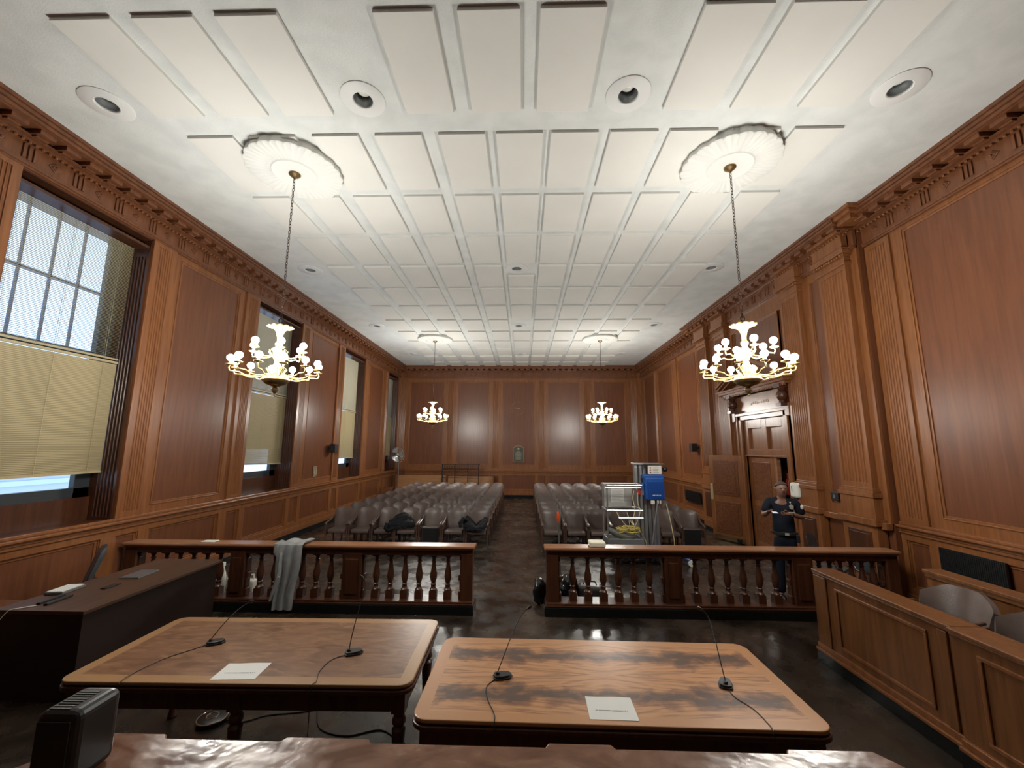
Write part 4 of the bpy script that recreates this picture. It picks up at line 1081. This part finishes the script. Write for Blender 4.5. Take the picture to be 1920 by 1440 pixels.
# office chairs behind the right balustrade
def frame_chair(label, x, y, rz):
    t = thing('stacking_chair', label, 'chair', (x, y, 0), rz, group='grey stacking chairs')
    seat_back(.21, .60, .95, .18, .08, .05, .04).build('backrest', GREYV, t, smooth=True)
    MB().box(-.22, .22, -.22, .18, .44, .485).build('seat', GREYV, t, bevel=.015)
    for s in (-1, 1):
        MB().tube([(s*.215, -.22, 0), (s*.225, -.20, .42), (s*.235, -.12, .64), (s*.235, .12, .65), (s*.22, .2, .7)], .011, 8).build('front_leg', CHROME, t, smooth=True)
        MB().tube([(s*.22, .26, 0), (s*.22, .20, .44), (s*.20, .22, .75)], .011, 8).build('back_leg', CHROME, t, smooth=True)
    return t
frame_chair('grey office chair with chrome frame behind the right balustrade, backrest showing above it', 4.88, 7.05, math.radians(40))
frame_chair('low grey chair with chrome frame behind the right balustrade, next to the right wall', 5.20, 6.70, math.radians(-5)).scale = (.5, .5, .80)

# ------------------------------------------------------------------ personnel lift
t = thing('personnel_lift', 'blue and aluminium one-person lift with a basket, in front of the right seats', 'lift', (2.35, 9.05, 0))
def LB(name, m, bl, **k):
    b = MB(); bl(b); return b.build(name, m, t, world=True, **k)
LB('base_frame', BLUE, lambda b: (b.box(1.85, 3.05, 8.75, 9.35, .14, .24), b.box(2.95, 3.15, 8.80, 8.92, .12, .30), b.tube([(3.0, 8.9, .22), (3.35, 8.75, .12)], .03, 8)), bevel=.01)
for x, y in ((1.92, 8.80), (1.92, 9.30), (2.98, 8.80), (2.98, 9.30), (3.36, 8.74)):
    b = MB(); b.T = Matrix.Translation((x, y, .065)) @ Matrix.Rotation(PI/2, 4, 'X'); b.lathe([(.0, -.022), (.062, -.022), (.065, -.015), (.065, .015), (.062, .022), (0, .022)], seg=20)
    b.build('castor', WHITEPL if x > 2.9 else BLKPL, t, world=True, smooth=True)
LB('outriggers', BLKPL, lambda b: (b.box(1.75, 3.2, 8.72, 8.76, .16, .20), b.box(1.75, 3.2, 9.34, 9.38, .16, .20)))
for k, (x, m_) in enumerate(((2.40, ALU), (2.50, ALUG), (2.585, ALU), (2.67, ALUG), (2.755, ALU), (2.83, ALUG))):
    def mast(b, x=x, k=k):
        b.box(x-.035, x+.035, 9.00+.01*k, 9.12+.01*k, .24, 2.0-.01*k); b.box(x-.022, x+.022, 8.985+.01*k, 9.005+.01*k, .24, 1.93)
    LB('mast_section', m_, mast, bevel=.008)
LB('mast_head', ALU, lambda b: (b.box(2.34, 2.93, 8.97, 9.18, 1.985, 2.02),), bevel=.006)
LB('control_box', BLUE, lambda b: (b.box(2.52, 2.92, 8.78, 8.98, 1.28, 1.74), b.box(2.50, 2.94, 8.80, 8.98, 1.70, 1.80), b.box(2.46, 2.52, 8.82, 8.96, 1.40, 1.62)), bevel=.03, seg=4)
LB('box_panel', mat('deep_blue_panel', (.008, .055, .26), .3), lambda b: (b.box(2.57, 2.89, 8.768, 8.785, 1.32, 1.66),), bevel=.012)
LB('label_plate', WHITEPL, lambda b: (b.box(2.60, 2.88, 8.80, 8.83, 1.80, 1.98),), bevel=.01)
LB('label_marks', mat('label_ink', (.25, .05, .04), .6), lambda b: [b.box(2.635, 2.665, 8.795, 8.80, 1.83+.045*k, 1.855+.045*k) for k in range(3)])
LB('label_text', INK, lambda b: [b.box(2.70, 2.70+.12-.02*(k % 2), 8.795, 8.80, 1.84+.03*k, 1.848+.03*k) for k in range(4)])
LB('box_lettering', WHITEPL, lambda b: [b.box(2.66+.03*k, 2.682+.03*k, 8.764, 8.768, 1.375, 1.39) for k in range(6)])
LB('cap_plate', GREYPL, lambda b: (b.box(2.56, 2.94, 8.76, 8.98, 2.0, 2.02),), bevel=.005)
LB('side_knob', BLKPL, lambda b: (b.ball(2.97, 8.88, 1.90, .055, 12, 8),), smooth=True)
LB('socket', WHITEPL, lambda b: (b.box(2.63, 2.71, 8.80, 8.84, 1.20, 1.27), b.box(2.76, 2.79, 8.80, 8.84, 1.21, 1.27), b.box(2.81, 2.84, 8.80, 8.84, 1.21, 1.27)), bevel=.005)
LB('strut', ALU, lambda b: (b.tube([(2.76, 8.78, 1.24), (2.56, 8.70, .24)], .014, 8),), smooth=True)
# basket: floor tray, posts, rails, sheet with notice
PX0, PX1, PY0, PY1 = 1.66, 2.36, 8.45, 8.92
LB('basket_tray', ALUG, lambda b: (b.box(PX0, PX1, PY0, PY1, .40, .43), b.box(PX0, PX1, PY0, PY0+.02, .40, .58), b.box(PX0, PX1, PY1-.02, PY1, .40, .58), b.box(PX0, PX0+.02, PY0, PY1, .40, .58), b.box(PX1-.02, PX1, PY0, PY1, .40, .58), b.box(PX0+.2, PX1+.1, 8.7, 9.05, .24, .4)), bevel=.004)
for (x, y) in ((PX0+.01, PY0+.01), (PX1-.01, PY0+.01), (PX0+.01, PY1-.01), (PX1-.01, PY1-.01)):
    LB('basket_post', ALU, lambda b: (b.tube([(x, y, .45), (x, y, 1.60)], .016, 8),), smooth=True)
def rails(z, nm='basket_rail', m=ALU, closed=True):
    LB(nm, m, lambda b: (b.tube([(PX0, PY0, z), (PX1, PY0, z)], .017, 8), b.tube([(PX0, PY1, z), (PX1, PY1, z)], .017, 8), b.tube([(PX0, PY0, z), (PX0, PY1, z)], .017, 8), b.tube([(PX1, PY0, z), (PX1, PY1, z)], .017, 8)), smooth=True)
rails(1.60); rails(1.12)
LB('upper_rail', ALU, lambda b: (b.tube([(PX0-.03, PY0-.04, 1.56), (PX1-.04, PY0-.04, 1.56), (PX1+.02, PY0, 1.50), (PX1+.02, PY0, 1.42)], .015, 8),), smooth=True)
LB('gate_bar', ALU, lambda b: (b.tube([(PX0+.22, PY0-.02, .98), (PX1, PY0-.02, .98)], .017, 8),), smooth=True)
LB('side_sheet', mat('grey_sheet', (.36, .36, .34), .45), lambda b: (b.box(PX0+.03, PX1-.10, PY1-.05, PY1-.04, 1.14, 1.56),))
LB('notice_sheet', PAPER, lambda b: (b.box(PX0+.17, PX0+.44, PY1-.058, PY1-.051, 1.22, 1.53),))
LB('notice_lines', INK, lambda b: [b.box(PX0+.19, PX0+.42-.03*(k % 3), PY1-.0595, PY1-.058, 1.245+.022*k, 1.250+.022*k) for k in range(11)])
LB('notice_heading', RED, lambda b: (b.box(PX0+.19, PX0+.42, PY1-.0595, PY1-.058, 1.50, 1.515),))
LB('red_clamp', RED, lambda b: (b.box(PX1-.10, PX1-.03, PY0-.0, PY0+.05, 1.42, 1.53),), bevel=.01)
# tools and cables in the basket
t2 = thing('tool_roll', 'grey-black machine part lying in the lift basket', 'tool', (1.95, 8.68, .45))
MB().tube([(-.25, 0, .28), (-.1, -.05, .20), (.15, -.02, .12), (.28, 0, .14)], [.04, .07, .075, .05], 10).build('tool_body', mat('tool_grey', (.10, .10, .09), .5), t2, smooth=True)
t3 = thing('yellow_tool', 'yellow power tool lying in the lift basket tray', 'tool', (1.98, 8.56, .435))
MB().box(-.14, .12, -.05, .05, 0, .075).build('tool_body', mat('tool_yellow', (.70, .62, .06), .45), t3, bevel=.02, seg=3); MB().tube([(.12, 0, .04), (.2, -.02, .03), (.30, .0, .10)], .02, 8).build('tool_nose', GREYPL, t3, smooth=True)
rn = random.Random(5); pts = []
for k in range(46):
    a = k*.85; r = .10+.09*rn.random(); pts.append((2.10+r*1.35*math.cos(a), 8.66+r*.8*math.sin(a), .70+.05*rn.random()+.03*math.sin(a*.5)))
cable('yellow_cable', 'tangled coil of yellow cable heaped in the lift basket', pts, YEL, .008)
for i, (P, lb) in enumerate((([(2.28, 8.46, 1.50), (2.26, 8.44, 1.3), (2.30, 8.44, 1.1), (2.24, 8.46, .9), (2.16, 8.5, .74)], 'yellow cable hanging down the basket corner, nearest the mast'),
                         ([(2.20, 8.46, 1.50), (2.17, 8.44, 1.35), (2.20, 8.44, 1.15), (2.16, 8.45, .95), (2.12, 8.5, .75)], 'yellow cable hanging beside the notice sheet'),
                         ([(1.85, 8.50, 1.12), (1.88, 8.46, 1.02), (2.0, 8.46, .86), (2.12, 8.5, .75)], 'yellow cable slanting from the left of the basket rail'),
                         ([(2.05, 8.50, 1.12), (2.08, 8.46, .95), (2.10, 8.47, .75)], 'yellow cable dropping from the middle of the basket rail'),
                         ([(2.30, 8.55, .72), (2.42, 8.60, .55), (2.48, 8.62, .34), (2.62, 8.60, .27), (2.85, 8.60, .27), (3.0, 8.62, .42), (2.99, 8.66, .7), (2.96, 8.72, 1.0), (2.93, 8.76, 1.2)], 'pale yellow cable looping from the basket up to the blue control box'))):
    cable('yellow_cable', lb, P, YEL2, .0075, group='yellow cables on the lift')

# ------------------------------------------------------------------ back of the room
t = thing('pedestal_fan', 'tall grey pedestal fan in the far left corner', 'fan', (-5.33, 17.75, 0))
MB().lathe([(.22, 0), (.22, .02), (.03, .05), (.02, .06)], seg=24).build('fan_base', BLKPL, t, smooth=True)
MB().tube([(0, 0, .05), (0, 0, 1.95)], .02, 10).build('pole', GREYPL, t, smooth=True)
R_ = Matrix.Translation((0, -.12, 2.0)) @ Matrix.Rotation(math.radians(52), 4, 'Z') @ Matrix.Rotation(PI/2, 4, 'X')
g = MB(); g.T = R_
for r in (.33, .24, .15, .07): g.tube([(r*math.cos(2*PI*k/36), r*math.sin(2*PI*k/36), .05*(1-(r/.33)**2)) for k in range(37)], .005, 4, cap=False)
for k in range(24): a = 2*PI*k/24; g.tube([(.05*math.cos(a), .05*math.sin(a), .06), (.33*math.cos(a), .33*math.sin(a), 0)], .003, 4)
g.build('guard', CHROME, t)
g = MB(); g.T = R_
for k in range(3):
    a0 = 2*PI*k/3
    g.grid(lambda u, v, a0=a0: ((.05+.25*v)*math.cos(a0+(u-.5)*(.9+.5*v)), (.05+.25*v)*math.sin(a0+(u-.5)*(.9+.5*v)), -.03+.05*(u-.5)), 8, 6, .004)
g.lathe([(.0, -.06), (.06, -.05), (.06, .0), (0, .02)], seg=16)
g.build('blades', mat('fan_metal', (.42, .44, .43), .3, .7), t, smooth=True)
g = MB(); g.T = R_; g.lathe([(0, -.2), (.07, -.18), (.08, -.08), (.05, -.06)], seg=16); g.build('motor', GREYPL, t, smooth=True)
t = thing('wooden_bench', 'long pale wooden bench back against the back wall, left of the clock panel', 'bench', (-3.6, 19.5, 0))
MB().box(-2.25, .05, -.04, .04, .0, 1.02).build('back_board', W_PALE, t, bevel=.01); MB().box(-2.25, .05, -.30, -.04, .42, .47).build('seat_board', W_PALE, t, bevel=.01)
MB().box(.10, 2.2, -.04, .04, .0, .98).build('back_board', W_PALE, t, bevel=.01); MB().box(.10, 2.2, -.30, -.04, .42, .47).build('seat_board', W_PALE, t, bevel=.01)
for x in (-2.28, .075, 2.24): MB().box(x-.03, x+.03, -.30, .06, 0, 1.04).build('bench_end', W_RAIL, t, bevel=.01)
t = thing('brown_box', 'small brown wooden box at the foot of the pedestal fan', 'box', (-5.56, 17.2, 0)); MB().box(-.16, .16, -.16, .16, 0, .68).build('box_body', W_RAIL, t, bevel=.01)
MB().box(-.17, .17, -.17, .17, .68, .70).build('lid', W_RAIL, t, bevel=.006)
t = thing('metal_rack', 'black wrought iron console rack standing before the pale bench', 'rack', (-2.85, 19.05, 0))
IR = mat('wrought_iron', (.008, .008, .009), .5)
MB().box(-.88, .88, -.05, .09, 1.53, 1.56).build('top_bar', IR, t, bevel=.004)
for x in (-.84, -.27, .33, .82):
    MB().tube([(x, -.04, 0), (x, -.04, 1.53)], .016, 6).build('leg', IR, t)
    MB().tube([(x, .08, 0), (x, .08, 1.53)], .014, 6).build('leg', IR, t)
m = MB()
for x0, x1 in ((-.84, -.27), (-.27, .33), (.33, .82)):
    k = 0; x = x0+.06
    while x < x1-.05:
        m.tube([(x+.05*math.cos(a), -.04, 1.43+.05*math.sin(a)) for a in [2*PI*q/12 for q in range(13)]], .009, 5, cap=False); x += .11
    m.tube([(x0, -.04, 1.35), (x1, -.04, 1.35)], .008, 5)
m.build('scrollwork', IR, t)
MB().tube([(-.84, -.04, .95), (.82, -.04, .95)], .01, 6).build('cross_bar', IR, t)
# clock
CX, CZ = -.245, 4.18
t = thing('wall_clock', 'wall clock of loose wooden numerals and hands on the centre back panel', 'clock', (CX, YB-.006, CZ))
NUM = ['12', '1', '2', '3', '4', '5', '6', '7', '8', '9', '10', '11']
for k in range(12):
    a = PI/2-2*PI*k/12
    cu = bpy.data.curves.new('numeral', 'FONT'); cu.body = NUM[k]; cu.size = .135; cu.extrude = .012; cu.align_x = 'CENTER'; cu.align_y = 'CENTER'
    o = bpy.data.objects.new('numeral', cu); col.objects.link(o); bpy.context.view_layer.update()
    me = bpy.data.meshes.new_from_object(o); bpy.data.objects.remove(o)
    o = bpy.data.objects.new('numeral', me); col.objects.link(o); me.materials.append(TAN); o.parent = t
    o.location = (.30*math.cos(a), -.012, .30*math.sin(a)); o.rotation_euler = (PI/2, 0, 0)
MB().add([(.06, -.03, -.012), (-.20, -.03, .018), (-.20, -.03, .034), (.06, -.03, .016), (.06, -.02, -.012), (-.20, -.02, .018), (-.20, -.02, .034), (.06, -.02, .016)], [(0,1,2,3),(7,6,5,4),(0,4,5,1),(1,5,6,2),(2,6,7,3),(3,7,4,0)]).build('minute_hand', mat('pale_hand', (.42, .25, .17), .35), t)
MB().add([(.08, -.04, -.03), (-.05, -.04, -.0), (-.05, -.04, .02), (.08, -.04, -.005), (.08, -.03, -.03), (-.05, -.03, -.0), (-.05, -.03, .02), (.08, -.03, -.005)], [(0,1,2,3),(7,6,5,4),(0,4,5,1),(1,5,6,2),(2,6,7,3),(3,7,4,0)]).build('hour_hand', bpy.data.materials['pale_hand'], t)
MB().tube([(-.235, -.02, .115+.0), (-.235, -.02, .115)], .01, 6) 
# plaque
t = thing('bronze_plaque', 'arched bronze memorial plaque below the clock on the back wall', 'plaque', (-.225, YB-.006, 1.62))
def arch(w_, h_, z0, top): return [(-w_, z0), (w_, z0), (w_, h_-top)]+[(w_*math.cos(PI*k/10)*.8, h_-top+top*math.sin(PI*k/10)) for k in range(11)]+[(-w_, h_-top)]
MB().prism(arch(.27, .80, 0, .10), 0, .04, lambda a, b, e: (a, -e, b)).build('frame', mat('plaque_rim', (.24, .15, .10), .35, .6), t, bevel=.006)
MB().prism(arch(.23, .76, .04, .08), .035, .05, lambda a, b, e: (a, -e, b)).build('field', BRONZE, t)
MB().lathe([(.0, 0), (.05, 0), (.04, .02), (0, .02)], 0, 0, 0, 14).build('emblem', mat('plaque_light', (.35, .31, .24), .4, .5), t).matrix_local = Matrix.Translation((0, -.05, .64)) @ Matrix.Rotation(PI/2, 4, 'X')
m = MB()
for k in range(12): wd = .10 if k in (0, 1) else .17-.03*((k*7) % 3); m.box(-wd, wd, -.054, -.05, .53-.036*k, .54-.036*k)
m.build('raised_lettering', bpy.data.materials['plaque_light'], t)

# ------------------------------------------------------------------ wall fittings
def wallspk(label, x, y, z, sx):
    t = thing('wall_speaker', label, 'speaker', (x, y, z), group='wall speakers')
    MB().box(-.09, .09, -.11, .11, -.13, .13).build('cabinet', BLKPL, t, bevel=.01); MB().box(.09*sx-.004*sx, .09*sx+.006*sx, -.095, .095, -.115, .115).build('grille', MESHV, t, bevel=.004)
    MB().box(-sx*.09, -sx*.155, -.03, .03, -.03, .03).build('bracket', BLKPL, t)
wallspk('small black speaker on the left window wall between second and third windows', XL+.17, 12.72, 2.28, 1)
wallspk('small black speaker on the right wall beyond the door bay', XR-.17, 13.62, 2.35, -1)
t = thing('wall_grille', 'large black mesh grille in the right dado behind the jury box', 'vent', (XR-.05, 5.58, .85), group='dado grilles')
def grille(t, hw, hh):
    MB().box(-.022, .0, -hw, hw, -hh, hh).build('mesh', MESHV, t)
    m = MB(); k = -hw
    while k < hw: m.box(-.028, -.022, k, k+.006, -hh, hh); k += .024
    k = -hh
    while k < hh: m.box(-.032, -.028, -hw, hw, k, k+.006); k += .024
    m.build('wires', BLKPL, t)
grille(t, .39, .19)
t = thing('wall_grille', 'dark grille in the right dado beyond the door bay', 'vent', (XR-.05, 14.17, .76), group='dado grilles'); grille(t, .60, .17)
t = thing('towel_dispenser', 'white rounded dispenser on the wall right of the doorway', 'dispenser', (XBAY-.115, 8.46, 1.53))
m = MB(); m.box(-.10, .07, -.12, .12, -.14, .15); m.build('cover', WHITEPL, t, bevel=.045, seg=4); MB().box(-.105, -.098, .03, .045, -.02, .08).build('slot', GREYPL, t); MB().box(-.06, .06, -.06, .06, -.17, -.13).build('nozzle', BLKPL, t, bevel=.01)
t = thing('wall_alarm', 'small round white and black alarm on the wall above the dispenser', 'alarm', (XBAY-.026, 8.50, 2.12))
o = MB().lathe([(0, 0), (.05, 0), (.045, .03), (.02, .035), (0, .035)], seg=20); 
for q in (('ring', WHITEPL, 1), ): pass
b = MB(); b.T = Matrix.Rotation(-PI/2, 4, 'Y'); b.lathe([(.0, 0), (.055, 0), (.05, .03), (.0, .03)], seg=20); b.build('ring', WHITEPL, t, smooth=True)
b = MB(); b.T = Matrix.Rotation(-PI/2, 4, 'Y'); b.lathe([(.0, .03), (.022, .03), (.018, .045), (.0, .045)], seg=16); b.build('button', BLKPL, t, smooth=True)
t = thing('switch_box', 'small black switch box on the wall between the two bay pilasters', 'switch', (XBAY-.05, 7.56, 1.52)); MB().box(-.03, .03, -.09, .09, -.07, .07).build('box_body', BLKPL, t, bevel=.006)
MB().box(-.034, -.03, -.02, .02, -.03, .03).build('switch', GREYPL, t)
t = thing('wall_phone', 'pale double switch plate low on the left wall panel left of the speaker', 'switch', (XL+.01, 11.94, 1.62)); t.name = 'switch_plate'
MB().box(0, .02, -.11, .11, -.15, .15).build('plate', mat('tan_plate', (.22, .15, .09), .5), t, bevel=.004)
for y in (-.045, .045): MB().box(.02, .03, y-.025, y+.025, -.09, .09).build('switch', mat('tan_switch', (.38, .30, .2), .5) if y < 0 else bpy.data.materials['tan_switch'], t, bevel=.003)
t = thing('fire_extinguisher', 'red fire extinguisher inside the dark doorway', 'fire extinguisher', (6.03, 9.74, 1.30))
MB().lathe([(.0, 0), (.055, .005), (.06, .02), (.06, .30), (.04, .35), (.02, .37), (.02, .49)], seg=18).build('cylinder', RED, t, smooth=True)
m = MB(); m.box(-.02, .02, -.06, .03, .49, .53); m.tube([(0, -.03, .5), (-.03, -.10, .42), (-.04, -.09, .2)], .01, 6); m.build('valve_and_hose', BLKPL, t)

# ------------------------------------------------------------------ the officer
def skin(name, V, Eg, m, parent, sub=2, root=0):
    me = bpy.data.meshes.new(name); me.from_pydata([v[:3] for v in V], Eg, []); me.materials.append(m)
    o = bpy.data.objects.new(name, me); col.objects.link(o); o.parent = parent
    sk = o.modifiers.new('skin', 'SKIN'); sk.use_smooth_shade = True; sk.branch_smoothing = .6
    for i, v in enumerate(V):
        r = v[3] if isinstance(v[3], tuple) else (v[3], v[3]); me.skin_vertices[0].data[i].radius = r
    me.skin_vertices[0].data[root].use_root = True
    s = o.modifiers.new('sub', 'SUBSURF'); s.levels = sub; s.render_levels = sub
    return o
of = thing('person', 'officer in dark short-sleeved uniform standing by the doorway, looking down at a phone', 'person', (4.21, 7.02, 0), math.radians(-18))
SHL = (.185, .0, 1.50); ELL = (.285, .02, 1.25); WRL = (.04, -.25, 1.33)
SHR = (-.185, .0, 1.50); ELR = (-.275, -.02, 1.27); WRR = (-.25, -.25, 1.35)
V = [(0, 0, .98, (.135, .105)), (0, .0, 1.12, (.13, .10)), (0, .01, 1.32, (.145, .105)), (0, .01, 1.46, (.12, .09)), (0, -.005, 1.54, (.062, .062)), (0, -.03, 1.59, (.060, .066)), (0, -.065, 1.64, (.078, .090)), (0, -.07, 1.715, (.096, .115)), (0, -.05, 1.775, (.070, .088)),
     (*SHL, .060), (*ELL, .047), (*WRL, .030), (*SHR, .060), (*ELR, .047), (*WRR, .030),
     (.09, 0, .88, .088), (.10, 0, .50, .058), (.10, .02, .09, .042), (-.09, 0, .88, .088), (-.11, -.01, .50, .058), (-.12, .01, .09, .042), (.10, -.10, .045, .022), (-.13, -.10, .045, .022)]
Eg = [(0,1),(1,2),(2,3),(3,4),(4,5),(5,6),(6,7),(7,8),(3,9),(9,10),(10,11),(3,12),(12,13),(13,14),(0,15),(15,16),(16,17),(17,21),(0,18),(18,19),(19,20),(20,22)]
def hand(wr, d, side, up):
    """palm and five fingers; d = direction, side = towards the thumb"""
    global V, Eg
    wr = Vector(wr); d = Vector(d).normalized(); s = Vector(side).normalized(); u = Vector(up).normalized()
    base_i = len(V)-0
    V.append((*(wr+d*.045), (.026, .02))); Eg.append((wi, base_i)); V.append((*(wr+d*.08), (.028, .016))); Eg.append((base_i, base_i+1))
    for k, (off, ln) in enumerate(((.026, .062), (.009, .07), (-.009, .066), (-.026, .052))):
        a = wr+d*.088+s*off; b = a+d*ln*.5+u*.008; c = b+d*ln*.25+u*ln*.38
        i = len(V); V.extend([(*a, .0095), (*b, .0085), (*c, .0075)]); Eg.extend([(base_i+1, i), (i, i+1), (i+1, i+2)])
    a = wr+d*.035+s*.032; b = a+d*.03+s*.02+u*.015; i = len(V)
    V.extend([(*a, .012), (*b, .0095), (*(b+d*.025+u*.012-s*.008), .008)]); Eg.extend([(base_i, i), (i, i+1), (i+1, i+2)])
wi = 11; hand(WRL, (-.9, -.25, .1), (0, -.2, 1), (0, -1, .2))
wi = 14; hand(WRR, (-.15, -.95, .1), (.9, 0, .2), (.3, 0, 1))
body = skin('body', V, Eg, SKIN, of)
hd = MB()
hd.ball(0, -.168, 1.685, .019, 10, 8, .8, 1.0, 1.35)
for q in (-1, 1): hd.ball(q*.084, -.05, 1.70, .024, 8, 6, .4, .8, 1.3)
hd.build('nose_and_ears', SKIN, of, smooth=True)
m = MB()
for q in (-1, 1): m.ball(q*.032, -.152, 1.712, .011, 8, 6)
m.build('eye', mat('eye_dark', (.02, .015, .012), .3), of, smooth=True)
m = MB(); m.tube([(-.028, -.142, 1.645), (0, -.152, 1.647), (.028, -.142, 1.645)], [.004, .008, .004], 6, .6); m.build('mouth', mat('lips', (.12, .045, .035), .5), of, smooth=True)
m = MB()
def cap(u, v):
    th = 2*PI*u; lim = 1.60-.70*max(0, -math.sin(th))**.7; ph = .02+lim*v
    return (.089*math.sin(ph)*math.cos(th), -.05+.113*math.sin(ph)*math.sin(th), 1.725+.086*math.cos(ph))
m.grid(cap, 28, 10, .006); m.build('hair', HAIR, of, smooth=True)
Vs = [(0, 0, .91, (.178, .138)), (0, .0, 1.12, (.175, .135)), (0, .01, 1.32, (.185, .135)), (0, .01, 1.46, (.155, .115)), (0, -.008, 1.565, (.074, .074)), (*SHL, .084), (.235, .01, 1.375, .076), (.272, .018, 1.285, .068), (*SHR, .084), (-.230, -.01, 1.385, .076), (-.262, -.016, 1.30, .068)]
sh = skin('uniform_shirt', Vs, [(0,1),(1,2),(2,3),(3,4),(3,5),(5,6),(6,7),(3,8),(8,9),(9,10)], NAVY, of)
Vt = [(0, 0, 1.05, (.165, .128)), (0, 0, .93, (.168, .135)), (.085, 0, .82, .105), (.10, 0, .50, .078), (.10, .01, .07, .078), (-.085, 0, .82, .105), (-.11, -.01, .50, .078), (-.12, .0, .07, .078)]
skin('trousers', Vt, [(0,1),(1,2),(2,3),(3,4),(1,5),(5,6),(6,7)], NAVY, of)
m = MB(); m.lathe([(.180, .98), (.187, .985), (.187, 1.025), (.180, 1.03)], seg=28)
m.v = [(a, b*.79, c) for a, b, c in m.v]; m.build('belt', BLKPL, of, smooth=True)
MB().box(-.03, .03, -.155, -.142, .985, 1.025).build('buckle', SILVER, of, bevel=.004)
MB().box(.13, .18, -.12, .02, .88, 1.0).build('holster', BLKPL, of, bevel=.01)
for s, yy in ((.10, -.06), (-.12, -.07)): MB().ball(s, yy, .045, .05, 12, 8, 1, 2.6, .9).build('shoe', BLKPL, of, smooth=True)
m = MB(); m.prism([(-.026, -.03), (0, -.045), (.026, -.03), (.03, .015), (.0, .04), (-.03, .015)], -.150, -.120, lambda a, b, e: (.095+a, e, 1.43+b)); m.box(.055, .135, -.150, -.12, 1.335, 1.35); m.ball(.088, -.118, 1.495, .014, 8, 6)
m.build('badge', SILVER, of, bevel=.002)
m = MB(); m.ball(.262, -.045, 1.42, .035, 10, 8, .8, 1.0, 1.2); m.build('sleeve_patch', mat('patch_cloth', (.40, .38, .36), .7), of, smooth=True)
m = MB(); m.tube([(.085, -.20, 1.315), (.060, -.228, 1.322)], [.034, .034], 12); m.build('wristwatch', BLKPL, of)
ph = thing('mobile_phone', "pale mobile phone held in the officer's hands", 'phone', (3.90, 6.70, 1.36), math.radians(-20))
MB().box(-.037, .037, -.07, .07, 0, .009).build('case', mat('phone_case', (.45, .40, .40), .4), ph, bevel=.004)
MB().box(-.033, .033, -.065, .065, .009, .010).build('screen', mat('phone_screen', (.5, .52, .55), .2, emit=(.8, .88, 1), es=.5), ph)
